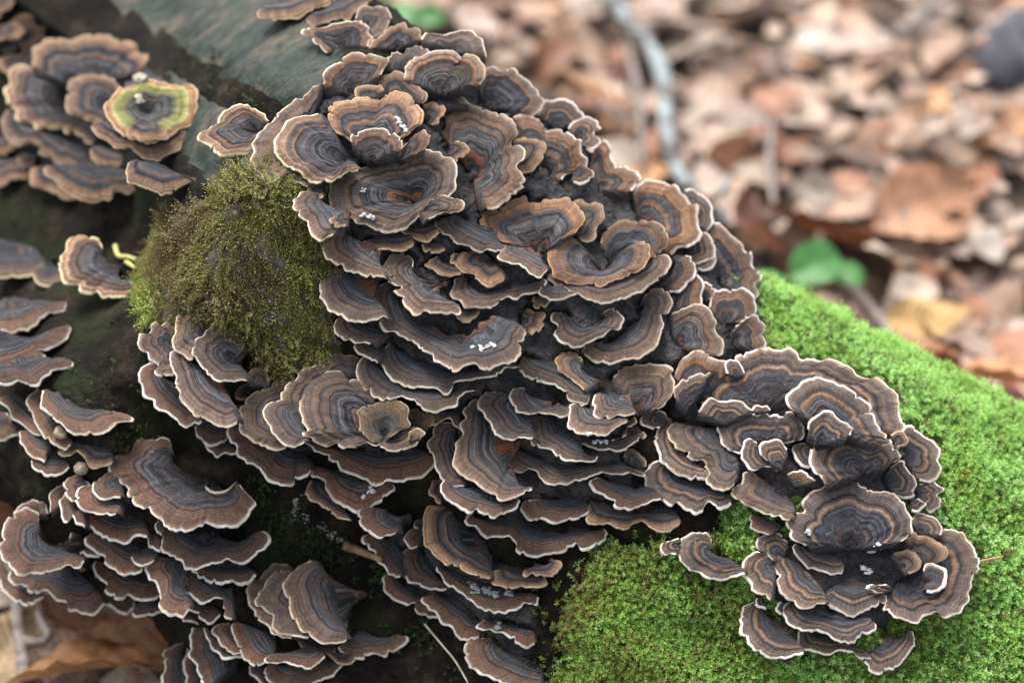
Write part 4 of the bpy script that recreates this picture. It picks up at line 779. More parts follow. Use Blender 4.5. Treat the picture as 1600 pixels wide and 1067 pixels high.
caps = [Cap(i, sp) for i, sp in enumerate(CAPS)]
for cp in sorted(caps, key=lambda q: (q.z, q.i)): cp.settle()
for cp in caps: cp.build()

# dark fused tissue the brackets grow out of: one crust per cluster, bulging from the bark
def blur(a, n):
    k = np.hanning(2 * n + 3)[1:-1]; k /= k.sum()
    a = np.apply_along_axis(lambda q: np.convolve(np.pad(q, n, 'edge'), k, 'valid'), 0, a)
    return np.apply_along_axis(lambda q: np.convolve(np.pad(q, n, 'edge'), k, 'valid'), 1, a)
def maxf(a, n):
    o = a.copy()
    for d in range(1, n + 1):
        for ax in (0, 1): o = np.maximum(o, np.maximum(np.roll(a, d, ax), np.roll(a, -d, ax)))
    return o
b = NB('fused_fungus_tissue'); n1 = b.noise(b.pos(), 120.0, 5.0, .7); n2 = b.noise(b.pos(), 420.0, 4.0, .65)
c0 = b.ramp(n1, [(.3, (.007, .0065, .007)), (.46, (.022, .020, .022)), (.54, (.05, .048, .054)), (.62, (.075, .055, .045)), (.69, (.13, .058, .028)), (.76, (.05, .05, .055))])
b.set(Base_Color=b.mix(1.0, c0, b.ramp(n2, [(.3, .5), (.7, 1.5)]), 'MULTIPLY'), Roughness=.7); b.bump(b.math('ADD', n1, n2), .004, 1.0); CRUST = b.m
ZT = np.where(zb < 5, zb, np.nan); lz = np.where(LOGZ < 5, LOGZ, np.nan); fill = np.nanmax(lz)
ZT = np.where(np.isnan(ZT), fill, ZT); lz0 = np.where(np.isnan(lz), fill + .02, lz)
CRUSTS = [('upper left cluster', [(10, 110), (90, 80), (220, 80), (280, 140), (290, 200), (250, 250), (190, 285), (90, 285), (20, 230)]),
 ('crest and main mass', [(520, 120), (640, 60), (740, 70), (840, 110), (880, 160), (950, 180), (970, 240), (1040, 270), (1120, 310), (1150, 370), (1200, 430), (1210, 540), (1120, 590), (1060, 640), (1010, 700), (1000, 770), (900, 830), (760, 830), (700, 760), (690, 640), (600, 610), (560, 520), (530, 440), (520, 330), (420, 250), (440, 190)]),
 ('middle left cluster', [(240, 530), (380, 540), (400, 600), (520, 580), (640, 640), (660, 700), (600, 740), (500, 720), (400, 710), (280, 650)]),
 ('right cluster', [(1030, 600), (1080, 570), (1200, 570), (1330, 600), (1390, 680), (1430, 720), (1440, 760), (1380, 800), (1260, 800), (1150, 790), (1060, 760), (1020, 690)]),
 ('lower right rosette', [(1200, 850), (1260, 800), (1380, 790), (1440, 830), (1500, 880), (1480, 930), (1410, 960), (1390, 1000), (1300, 990), (1200, 960), (1180, 900)]),
 ('lower column', [(580, 830), (690, 780), (760, 850), (860, 880), (860, 980), (830, 1060), (770, 1050), (680, 960), (610, 900)])]
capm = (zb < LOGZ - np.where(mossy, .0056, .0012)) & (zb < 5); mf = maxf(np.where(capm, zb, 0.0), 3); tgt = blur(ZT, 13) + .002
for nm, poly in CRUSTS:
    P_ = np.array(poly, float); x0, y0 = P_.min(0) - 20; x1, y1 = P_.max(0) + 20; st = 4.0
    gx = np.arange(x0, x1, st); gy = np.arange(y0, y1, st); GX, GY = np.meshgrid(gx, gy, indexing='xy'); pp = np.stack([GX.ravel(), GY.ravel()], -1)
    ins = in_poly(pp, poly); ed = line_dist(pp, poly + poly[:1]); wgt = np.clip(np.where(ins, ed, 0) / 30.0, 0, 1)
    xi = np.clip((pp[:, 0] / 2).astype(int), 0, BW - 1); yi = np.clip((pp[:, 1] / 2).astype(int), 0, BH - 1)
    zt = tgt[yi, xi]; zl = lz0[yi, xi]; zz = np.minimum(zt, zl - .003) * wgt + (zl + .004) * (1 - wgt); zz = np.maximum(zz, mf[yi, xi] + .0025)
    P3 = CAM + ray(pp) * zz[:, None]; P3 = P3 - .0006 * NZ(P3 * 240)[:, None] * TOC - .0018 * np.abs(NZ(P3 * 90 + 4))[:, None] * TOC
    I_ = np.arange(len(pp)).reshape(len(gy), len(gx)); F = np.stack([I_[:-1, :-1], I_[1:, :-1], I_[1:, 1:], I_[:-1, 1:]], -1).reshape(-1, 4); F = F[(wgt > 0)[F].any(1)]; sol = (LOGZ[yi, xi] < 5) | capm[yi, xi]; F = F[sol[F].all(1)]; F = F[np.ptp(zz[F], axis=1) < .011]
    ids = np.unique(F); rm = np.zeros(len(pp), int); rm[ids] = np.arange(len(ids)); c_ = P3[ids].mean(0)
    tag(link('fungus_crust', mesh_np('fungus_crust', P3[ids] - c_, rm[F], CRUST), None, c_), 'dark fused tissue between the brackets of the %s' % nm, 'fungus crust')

def surf_point(px, lift=0.0):
    x, y = int(np.clip(px[0] / 2, 0, BW - 1)), int(np.clip(px[1] / 2, 0, BH - 1)); d = zb[y, x]
    if d > 5: d = log_depth(px)
    rv = ray(np.array(px, float)); return CAM + rv * d - Fv * lift

# ------------------------------------------------------------------ moss
def sample_log(poly, count, thresh=None, seed=0):
    r = np.random.default_rng(seed)
    c = LPf[LF].mean(1); px, _ = project(c); v = LPf[LF]
    nrm = np.cross(v[:, 2] - v[:, 0], v[:, 3] - v[:, 1]); area = np.linalg.norm(nrm, axis=1) / 2; nrm = unit(nrm)
    oc = unit(c - (LPf.mean(0)));
    sgn = np.sign((nrm * unit(c - (c @ As)[:, None] * As - .07 * Fv)).sum(1)); nrm = nrm * np.where(sgn == 0, 1, sgn)[:, None]
    facing = (nrm * unit(CAM - c)).sum(1)
    ok = in_poly(px, poly) & (facing > -.45)
    ids = np.nonzero(ok)[0]
    if len(ids) == 0: return np.zeros((0, 3)), np.zeros((0, 3)), r
    p = area[ids] / area[ids].sum(); pick = r.choice(ids, count, p=p)
    a, b_ = r.random(count)[:, None], r.random(count)[:, None]; q = v[pick]
    pts = q[:, 0] * (1 - a) * (1 - b_) + q[:, 1] * a * (1 - b_) + q[:, 2] * a * b_ + q[:, 3] * (1 - a) * b_
    return pts, nrm[pick], r

def open_to_sky(pts):                                    # moss does not grow through the brackets
    px, d = project(pts); x = np.floor(px[:, 0] / 2).astype(int); y = np.floor(px[:, 1] / 2).astype(int)
    inn = (x >= 0) & (x < BW) & (y >= 0) & (y < BH); z = np.full(len(pts), 9.0); z[inn] = zb[y[inn], x[inn]]
    zl = np.full(len(pts), 9.0); zl[inn] = LOGZ[y[inn], x[inn]]
    bare_ = z > zl - .0068
    for _, poly in CRUSTS[3:5]: bare_ &= ~(in_poly(px, poly) & (line_dist(px, poly + poly[:1]) > 8))
    return bare_

def moss(name, pts, nrm, dirs, length, nleaf, llen, lwid, tone, mat, r, droop=.0, stem_w=.00016):
    N = len(pts); side = unit(np.cross(dirs, nrm + 1e-3)); bi = np.cross(side, dirs)
    Vs, Fs, Ts, Tip = [], [], [], []; base = 0
    ph0 = r.uniform(0, 6.28, N); bend = unit(dirs + r.normal(0, .45, (N, 3)) + np.array([0, 0, -droop]))
    for k in range(nleaf):
        f = .12 + .88 * (k + 1) / nleaf
        p = pts + dirs * (length * f * (1 - .4 * f))[:, None] + bend * (length * .4 * f * f)[:, None]
        ax = unit(dirs * (1 - f * .6) + bend * f * .6)
        th = ph0 + k * 2.4; rad = side * np.cos(th)[:, None] + bi * np.sin(th)[:, None]
        last = k == nleaf - 1
        ld = ax if last else unit(ax * r.uniform(.35, .9, N)[:, None] + rad)
        sz = r.uniform(.75, 1.25, N) * (1.1 - .45 * f)
        wv = unit(np.cross(ld, ax + rad * .3 + 1e-3)); L = ld * (llen * sz)[:, None]; W = wv * (lwid * sz)[:, None]
        cup = unit(np.cross(wv, ld)) * (llen * sz * .15)[:, None]
        q = np.stack([p, p + L * .45 + W + cup, p + L, p + L * .45 - W + cup], 1); Vs.append(q.reshape(-1, 3))
        Fs.append(np.arange(N * 4).reshape(N, 4) + base); base += N * 4
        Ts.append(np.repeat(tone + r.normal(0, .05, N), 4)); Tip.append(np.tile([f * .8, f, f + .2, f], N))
    o = link(name, mesh_np(name, np.vstack(Vs), np.vstack(Fs), mat, {'tone': np.concatenate(Ts), 'tip': np.concatenate(Tip)}, False))
    return o

def moss_mat(name, stops, trans):
    b = NB(name); tn = b.attr('tone'); tp = b.attr('tip')
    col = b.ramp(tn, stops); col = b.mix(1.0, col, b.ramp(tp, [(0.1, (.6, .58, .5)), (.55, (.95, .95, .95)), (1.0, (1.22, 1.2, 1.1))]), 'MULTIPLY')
    b.set(Base_Color=col, Roughness=.5); b.p.inputs['Specular IOR Level'].default_value = .35
    tr = b.t.nodes.new('ShaderNodeBsdfTranslucent'); mx = b.t.nodes.new('ShaderNodeMixShader'); mx.inputs[0].default_value = trans
    b.l(col, tr.inputs[0]); b.l(b.p.outputs[0], mx.inputs[1]); b.l(tr.outputs[0], mx.inputs[2]); b.l(mx.outputs[0], b.out.inputs[0]); return b.m
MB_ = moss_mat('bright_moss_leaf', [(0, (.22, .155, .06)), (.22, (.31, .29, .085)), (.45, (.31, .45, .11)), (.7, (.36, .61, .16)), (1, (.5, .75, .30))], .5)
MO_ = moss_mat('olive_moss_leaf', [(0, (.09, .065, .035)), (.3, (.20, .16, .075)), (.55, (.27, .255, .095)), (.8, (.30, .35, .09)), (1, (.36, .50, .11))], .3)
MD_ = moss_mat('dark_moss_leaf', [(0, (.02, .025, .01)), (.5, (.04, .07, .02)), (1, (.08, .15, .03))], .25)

for nm, poly, cnt, sd_, tn0, lab in (('bright_moss', POLY_R, 46000, 21, .78, 'bright green feathery moss covering the right side of the log'), ('lower_moss', POLY_L, 26000, 22, .44, 'green and olive moss patch below the bracket shelves at bottom centre')):
    pts, nrm, r = sample_log(poly, cnt, seed=sd_)
    cl = NZ(pts * 55) * .6 + NZ(pts * 130 + 7) * .5; px, _ = project(pts)
    keep = (r.random(cnt) < np.clip(.9 + .7 * cl, .25, 1)) & open_to_sky(pts)
    if nm == 'lower_moss':
        ed = np.minimum(line_dist(px, [(842, 1100), (845, 1010), (838, 960), (862, 905), (900, 868), (940, 850), (1010, 842)]) / 95, 1)
        keep &= r.random(cnt) < np.clip(1.5 * ed - .1 + .9 * NZ(pts * 75 + 20), .02, 1)
    pts, nrm, cl, px = pts[keep], nrm[keep], cl[keep], px[keep]; N = len(pts)
    mound = (.002 * np.clip(cl + .3, 0, 1))[:, None]
    tang = unit(np.cross(nrm, r.normal(0, 1, (N, 3)))); flow = unit(np.stack([NZ(pts * 40 + 1), NZ(pts * 40 + 2), NZ(pts * 40 + 3)], -1))
    dirs = unit(nrm * r.uniform(.25, .9, N)[:, None] + tang * .55 + flow * .55 + UP * .12)
    tone = tn0 + .16 * NZ(pts * 30 + 3) + .22 * NZ(pts * 85 + 5) + r.normal(0, .09, N)
    if nm == 'lower_moss': tone = tone + .22 * np.clip((px[:, 0] - 960) / 260, -.6, 1)
    brown = r.random(N) < (.06 if nm == 'bright_moss' else .14); tone = np.where(brown, .08, tone)
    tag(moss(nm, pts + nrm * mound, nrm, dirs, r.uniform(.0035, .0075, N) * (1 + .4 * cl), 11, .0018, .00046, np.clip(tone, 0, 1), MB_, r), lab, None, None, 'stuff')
pts, nrm, r = sample_log(KNOB, 20000, seed=31); cl = NZ(pts * 60 + 40) * .7 + NZ(pts * 150 + 3) * .4
keep = r.random(len(pts)) < np.clip(.68 + 1.6 * cl, .02, 1); pts, nrm, cl = pts[keep], nrm[keep], cl[keep]; N = len(pts); px, _ = project(pts)
down = unit(-UP - nrm * (-UP @ nrm.T)[:, None] - .25 * As); swirl = unit(np.cross(nrm, np.stack([NZ(pts * 28 + 1), NZ(pts * 28 + 2), NZ(pts * 28 + 3)], -1)))
dirs = unit(down * .75 + swirl * .8 + nrm * r.uniform(0, .10, N)[:, None] + r.normal(0, .16, (N, 3)))
low = np.clip((px[:, 1] - 440) / 80, 0, 1) * np.clip((560 - px[:, 1]) / 60, 0, 1)
tone = .38 + .26 * NZ(pts * 45 + 8) + .25 * low + r.normal(0, .1, N) + .25 * np.exp(-((px[:, 0] - 235) / 18) ** 2) * (px[:, 1] > 430)
tag(moss('olive_moss', pts + nrm * .0008, nrm, dirs, r.uniform(.005, .012, N), 12, .0015, .0004, np.clip(tone, 0, 1), MO_, r, .25), 'olive and brown matted moss hanging over the rounded knob', None, None, 'stuff')
pts, nrm, r = sample_log(POLY_R, 260, seed=91); p2, n2, _ = sample_log(POLY_L, 150, seed=92); pts = np.vstack([pts, p2]); nrm = np.vstack([nrm, n2]); k_ = open_to_sky(pts); pts, nrm = pts[k_], nrm[k_]; N = len(pts)
dirs = unit(np.cross(nrm, r.normal(0, 1, (N, 3))) + .25 * nrm)
tag(moss('trapped_litter', pts + nrm * .0045, nrm, dirs, r.uniform(.001, .003, N), 2, .0042, .0008, np.clip(r.normal(.06, .1, N), 0, .3), MO_, r), 'brown bits of litter and needles caught in the green moss', None, None, 'stuff')
DARKP = [[(110, 560), (300, 560), (330, 640), (250, 760), (180, 700), (120, 640)], [(380, 720), (560, 760), (720, 1067), (440, 960), (420, 830)], [(800, 480), (900, 500), (960, 560), (880, 580), (800, 560)], [(0, 340), (90, 360), (60, 400), (0, 400)], [(140, 0), (300, 40), (430, 170), (400, 190), (250, 90)], [(1110, 820), (1170, 850), (1160, 890), (1110, 860)], [(700, 950), (860, 880), (880, 1067), (780, 1067)]]
PT, NT = [], []
for i, poly in enumerate(DARKP):
    p_, n_, r = sample_log(poly, (1400, 2600, 1000, 500, 1600, 300, 1800)[i], seed=50 + i); k_ = r.random(len(p_)) < np.clip(.15 + 1.3 * NZ(p_ * 90 + i), .02, 1); PT.append(p_[k_]); NT.append(n_[k_])
pts, nrm = np.vstack(PT), np.vstack(NT); N = len(pts); r = np.random.default_rng(77)
dirs = unit(nrm * .6 + r.normal(0, .5, (N, 3)))
tag(moss('dark_moss', pts, nrm, dirs, r.uniform(.002, .005, N), 8, .0012, .00035, np.clip(.4 + .3 * NZ(pts * 60) + r.normal(0, .15, N), 0, 1), MD_, r), 'sparse dark green moss scattered over the black bark', None, None, 'stuff')

# ------------------------------------------------------------------ leaf litter
def leaf_geo(seed, L=1.0, nx=13, ny=7):
    r = np.random.default_rng(seed); x = np.linspace(0, 1, nx); wd = r.uniform(.26, .36); hw = wd * np.sin(math.pi * np.clip(x, 0, 1) ** r.uniform(.8, 1.05)) ** .8 * (1 - .25 * x); hw[0] = .006; hw[-1] = .004
    cl, cw, tw, fd = r.uniform(-.5, .7), r.uniform(-.9, 1.3), r.uniform(-.8, .8), r.uniform(.05, .35); V = []
    for i, xx in enumerate(x):
        for j in range(ny):
            a = -1 + 2 * j / (ny - 1); y = a * hw[i] * (1 + (.05 * noise1(np.array([xx * 9 + j * 40]), seed)[0] if abs(a) == 1 else 0))
            z = fd * abs(y) + .35 * cw * y * y + .05 * math.sin(xx * 44 - abs(a) * 5) * abs(y) * 1.5 + .03 * noise1(np.array([xx * 4 + a * 1.7 + 30]), seed + 3)[0]
            ang = cl * (xx - .4) * 1.6; z2 = z + .6 * cl * (xx - .45) ** 2 * 1.4; t = tw * (xx - .5)
            V.append(((xx - .45) - z * math.sin(ang) * .4, y * math.cos(t) - z2 * math.sin(t), z2 * math.cos(t) + y * math.sin(t)))
    V = np.array(V) * L; I_ = np.arange(nx * ny).reshape(nx, ny)
    F = np.stack([I_[:-1, :-1], I_[1:, :-1], I_[1:, 1:], I_[:-1, 1:]], -1).reshape(-1, 4)
    side = np.tile(np.abs(np.linspace(-1, 1, ny)), nx); along = np.repeat(x, ny)
    return V, F, side, along
LEAFCOL = [('pale tan', (.49, .36, .28)), ('light brown', (.38, .25, .18)), ('rust brown', (.28, .13, .07)), ('dark chestnut', (.11, .06, .04)), ('bleached cream', (.47, .38, .31)), ('orange tan', (.46, .25, .12)), ('greyish brown', (.37, .28, .235))]
def leaf_mat(nm, c, gloss=.5):
    b = NB(nm); o = b.t.nodes.new('ShaderNodeObjectInfo'); P_ = b.pos(); n1 = b.noise(P_, 70.0, 4.0, .6); n2 = b.noise(P_, 500.0, 3.0)
    vein = b.math('SINE', b.math('MULTIPLY_ADD', b.attr('along'), 70.0, b.math('MULTIPLY', b.attr('side'), -12.0)))
    mid = b.math('LESS_THAN', b.attr('side'), .07)
    cc = b.mix(1.0, c, b.ramp(n1, [(.3, (.55, .5, .45)), (.5, (1, 1, 1)), (.72, (1.3, 1.25, 1.2))]), 'MULTIPLY')
    cc = b.mix(1.0, cc, b.ramp(o.outputs['Random'], [(0, (.7, .68, .66)), (1, (1.25, 1.25, 1.25))]), 'MULTIPLY')
    cc = b.mix(b.math('MULTIPLY', mid, .35), cc, tuple(min(1, k * 1.6) for k in c)); cc = b.mix(1.0, cc, b.ramp(n2, [(.3, .8), (.7, 1.15)]), 'MULTIPLY')
    b.set(Base_Color=cc, Roughness=gloss); b.bump(b.math('ADD', vein, n2), .0007, .5)
    tr = b.t.nodes.new('ShaderNodeBsdfTranslucent'); mx = b.t.nodes.new('ShaderNodeMixShader'); mx.inputs[0].default_value = .15
    b.l(cc, tr.inputs[0]); b.l(b.p.outputs[0], mx.inputs[1]); b.l(tr.outputs[0], mx.inputs[2]); b.l(mx.outputs[0], b.out.inputs[0]); return b.m
LM = [leaf_mat('leaf_' + n.replace(' ', '_'), c, .42 if i in (2, 3) else .55) for i, (n, c) in enumerate(LEAFCOL)]
LG = [leaf_geo(100 + i) for i in range(10)]
LMESH = {}
def leaf_mesh(g, m):
    if (g, m) not in LMESH:
        V, F, sd_, al = LG[g]; LMESH[g, m] = mesh_np('leaf', V, F, LM[m], {'side': sd_, 'along': al})
    return LMESH[g, m]
def leaf_rot(r, tilt):
    e = Matrix.Rotation(r.uniform(0, 6.283), 3, 'Z'); ax = Vector((math.cos(a := r.uniform(0, 6.283)), math.sin(a), 0)); m = Matrix.Rotation(r.normal(0, tilt), 3, ax) @ e
    if r.random() < .4: m = m @ Matrix.Rotation(math.pi, 3, 'X')
    return m
r = np.random.default_rng(404)
WTS = np.array([.24, .22, .14, .09, .11, .07, .13])
def hidden(P):
    px, d = project(P)
    if d < .1 or px[0] < -25 or px[0] > 1625 or px[1] < -25 or px[1] > 1092: return True
    x, y = int(np.clip(px[0] / 2, 0, BW - 1)), int(np.clip(px[1] / 2, 0, BH - 1))
    return zb[y, x] < d - .02
stack = {}
made = 0
def ground_px(px, up=0.0):
    rv = ray(np.array(px, float)); P = CAM + rv * ((GZ + up - CAM[2]) / rv[2])
    for _ in range(3): h = float(ground_h(P[0], P[1])) + up; P = CAM + rv * ((h - CAM[2]) / rv[2])
    return P
# the deep layers: one mass of broken and whole leaves nobody could count
Vs, Fs, Sd, Al, mi, off = [], [], [], [], [], 0
for k in range(2600):
    x, y = r.uniform(-.55, 1.15), r.uniform(-.35, 1.75); V, F, sd_, al = LG[r.integers(10)]
    L = r.uniform(.018, .06); M_ = np.array(leaf_rot(r, .38)); q = (V * L) @ M_.T + np.array([x, y, float(ground_h(x, y)) + .004 + r.uniform(0, .014)])
    Vs.append(q); Fs.append(F + off); off += len(V); Sd.append(sd_); Al.append(al); mi.append(np.full(len(F), r.choice(7, p=WTS)))
me = mesh_np('leaf_litter', np.vstack(Vs), np.vstack(Fs), None, {'side': np.concatenate(Sd), 'along': np.concatenate(Al)})
for m in LM: me.materials.append(m)
me.polygons.foreach_set('material_index', np.concatenate(mi).astype(np.int32))
tag(link('leaf_litter', me), 'carpet of broken brown leaves on the forest floor', None, None, 'stuff')
# the top layer: single leaves
tries = 0
while made < 290 and tries < 6000:
    tries += 1
    if made < 255: px = (r.uniform(560, 1630), r.uniform(-20, 700))
    else: px = (r.uniform(-20, 330), r.uniform(660, 1080))
    up = r.uniform(.010, .028); P = ground_px(px, up)
    if hidden(P): continue
    m = int(r.choice(7, p=WTS)); nm = LEAFCOL[m][0]; left = made >= 255
    o = link('fallen_leaf', leaf_mesh(int(r.integers(10)), m), None, P); L = r.uniform(.022, .058) * (.8 if left else 1)
    o.matrix_world = Matrix.Translation(Vector(P)) @ leaf_rot(r, .34).to_4x4() @ Matrix.Diagonal((L, L * r.uniform(.8, 1.2), L, 1))
    where = 'in the shaded litter below the log at lower left' if left else 'between the log and the lichen branch' if px[0] < 1040 else 'in the litter near the top right edge' if px[1] < 170 else 'in the litter right of the lichen branch, mid height' if px[1] < 400 else 'in the litter close behind the mossy ridge'
    tag(o, 'dry %s leaf lying %s' % (nm, where), 'leaf', '%s leaves %s' % (nm, where.split(',')[0])); made += 1

def big_leaf(px, up, L, wf, yaw, pitch, roll, col, gloss, g, label, nm='fallen_leaf'):
    V, F, sd_, al = leaf_geo(g, 1.0, 19, 9); mat = leaf_mat('leaf_skin_%d' % g, col, gloss)
    o = link(nm, mesh_np('leaf', V, F, mat, {'side': sd_, 'along': al})); P = ground_px(px, up)
    R_ = Matrix.Rotation(math.radians(yaw), 4, 'Z') @ Matrix.Rotation(math.radians(pitch), 4, 'Y') @ Matrix.Rotation(math.radians(roll), 4, 'X')
    o.matrix_world = Matrix.Translation(Vector(P)) @ R_ @ Matrix.Diagonal((L, L * wf, L, 1)); tag(o, label, 'leaf'); return o
big_leaf((1440, 325), .03, .085, 1.15, 25, -8, 26, (.42, .22, .125), .45, 501, 'large wet brown leaf standing out in the middle of the litter at right')
big_leaf((1275, 360), .05, .095, 1.1, 140, 10, 48, (.22, .075, .032), .25, 502, 'shiny rust red curled leaf just above the round green seedling leaves')
big_leaf((1180, 355), .04, .08, 1.0, 95, 5, 40, (.17, .07, .04), .35, 503, 'dark red brown leaf between golden bracket and shiny curled leaf')
big_leaf((1525, 590), .05, .105, 1.15, 165, 6, 38, (.40, .19, .085), .4, 504, 'orange veined leaf leaning against the bright moss at right')
big_leaf((1415, 560), .045, .085, 1.0, 200, 0, 30, (.33, .15, .07), .42, 505, 'orange brown leaf directly behind the moss ridge, left of the veined one')
big_leaf((925, 140), .04, .085, 1.0, 120, 5, 35, (.42, .22, .10), .45, 506, 'folded orange tan leaf in the litter left of the lichen branch')
big_leaf((1440, 500), .03, .06, 1.0, 10, 0, 20, (.52, .33, .13), .5, 507, 'yellowish leaf right of the seedling stem')
big_leaf((1540, 385), .035, .035, 1.3, 60, 0, 25, (.42, .37, .32), .5, 508, 'small white leaf fragment near the right frame edge')
big_leaf((1270, 62), .03, .04, 1.2, 20, 0, 20, (.56, .51, .44), .5, 509, 'whitish leaf fragment near the top edge right of the lichen branch')
big_leaf((1265, 195), .025, .05, 1.3, 150, 0, 25, (.36, .29, .23), .55, 510, 'small buff leaf in the centre of the litter')
big_leaf((1272, 297), .035, .042, 1.0, 30, 12, 40, (.30, .25, .2), .5, 511, 'pale buff leaf above the shiny curled leaf')
big_leaf((1590, 640), .03, .06, 1.0, 80, 0, 25, (.35, .10, .05), .35, 512, 'red brown leaf at the right frame edge behind the moss')
big_leaf((14, 1015), .035, .06, 1.0, 80, 0, 30, (.52, .40, .25), .5, 513, 'pale tan leaf in the bottom left corner beside a grey twig')
big_leaf((205, 1035), .05, .12, 1.1, 190, -6, 34, (.36, .19, .09), .4, 514, 'large orange brown leaf under the log at the bottom left')
big_leaf((140, 1000), .03, .075, .9, 150, 8, 35, (.24, .10, .055), .4, 515, 'reddish brown curled leaf under the log, right of the grey twig')
big_leaf((15, 770), .05, .09, 1.1, 70, 0, 35, (.24, .13, .065), .45, 516, 'brown leaf in the shade at the left edge above the round disc')

# ------------------------------------------------------------------ twigs, branch, stone
def wood_mat(nm, c1, c2, sc=120.0):
    b = NB(nm); n = b.noise(b.pos(), sc, 5.0, .65); b.set(Base_Color=b.mix(b.ramp(n, [(.42, 0.0), (.56, 1.0)]), c1, c2), Roughness=.8); b.bump(n, .002, .8); return b.m
LICH = wood_mat('lichen_bark', (.055, .045, .036), (.29, .33, .34), 60.0); GREYW = wood_mat('grey_twig_bark', (.14, .11, .095), (.27, .23, .205)); BRNW = wood_mat('brown_twig_bark', (.09, .055, .035), (.20, .13, .085))
def twig(name, pxs, up, r0, r1, mat, label, cat='twig', sub=28, jit=.18, seed=1):
    ups = np.broadcast_to(np.asarray(up, float), (len(pxs),)); P = smooth_line(np.array([ground_px(p, u) for p, u in zip(pxs, ups)]), sub)
    V, F = tube(P, np.linspace(r0, r1, sub), 9, jit, seed); c_ = P[0]
    o = link(name, mesh_py(name, V - c_, F, mat), None, c_); tag(o, label, cat); return o, P
br, BP = twig('lichen_branch', [(930, -30), (985, 40), (1028, 95), (1040, 160), (1043, 220), (1062, 272), (1100, 315), (1135, 345)], .04, .0066, .0038, LICH, 'thin branch crusted with pale blue grey lichen in the litter', 'branch', 40, .28)
V, F = tube(smooth_line(np.array([ground_px(p, .04) for p in ((1105, 318), (1125, 300), (1140, 275))]), 10), np.linspace(.004, .002, 10), 7, .2); link('side_shoot', mesh_py('side_shoot', V - BP[0], F, LICH), br)
twig('twig', [(975, 40), (990, 110), (1000, 180), (1003, 260)], .03, .0035, .0025, GREYW, 'thin grey twig left of the lichen branch', seed=2)
twig('twig', [(1205, 190), (1203, 260), (1207, 300), (1210, 330)], .03, .003, .002, GREYW, 'pale upright stalk left of the shiny curled leaf', seed=3)
twig('twig', [(1200, 0), (1250, 20), (1330, 15), (1420, 25)], .02, .003, .002, BRNW, 'dark thin twig lying near the top frame edge', seed=4)
twig('twig', [(1400, 55), (1440, 25), (1490, -15)], .03, .0055, .004, GREYW, 'short grey stick at the top right', seed=5)
twig('root', [(1535, 85), (1560, 50), (1590, 25), (1640, -10)], .03, .012, .009, wood_mat('tan_root', (.26, .15, .095), (.42, .28, .19)), 'tan root piece in the top right corner', 'root', 20, .15, 6)
twig('twig', [(1310, 430), (1345, 462), (1390, 520), (1420, 560)], .03, .0035, .0025, GREYW, 'grey stick running from the seedling down towards the moss', seed=7)
twig('twig', [(25, 930), (31, 985), (36, 1030), (40, 1090)], .045, .0032, .0036, GREYW, 'straight grey twig at the bottom left', seed=8)
twig('twig', [(38, 1000), (62, 1003), (76, 990), (66, 970), (60, 955)], .045, .0028, .0018, GREYW, 'hooked grey twig beside the straight one at bottom left', seed=9)
twig('twig', [(30, 690), (45, 740), (52, 790)], .05, .003, .0024, BRNW, 'dim brown twig at the left edge above the round disc', seed=10)
def rock(P, rad, mat, seed, sq=(1, 1, .8), n=10, rough=.22):
    V, F = [], []; rr = np.random.default_rng(seed)
    for i in range(n + 1):
        th = math.pi * i / n
        for j in range(2 * n):
            a = math.pi * j / n; d = np.array([math.sin(th) * math.cos(a), math.sin(th) * math.sin(a), math.cos(th)]); V.append(d * np.array(sq) * rad * (1 + rough * float(NZ(d * 1.6 + seed)) + rough * .5 * float(NZ(d * 5 + seed))))
    for i in range(n):
        for j in range(2 * n): F.append((i * 2 * n + j, i * 2 * n + (j + 1) % (2 * n), (i + 1) * 2 * n + (j + 1) % (2 * n), (i + 1) * 2 * n + j))
    return np.array(V), F
V, F = rock(0, .045, None, 3); P = ground_px((1592, 95), .015); o = link('stone', mesh_py('stone', V, F, wood_mat('dark_stone', (.035, .036, .045), (.09, .09, .105), 60.0)), None, P); tag(o, 'dark blue grey stone at the right frame edge near the top', 'stone')

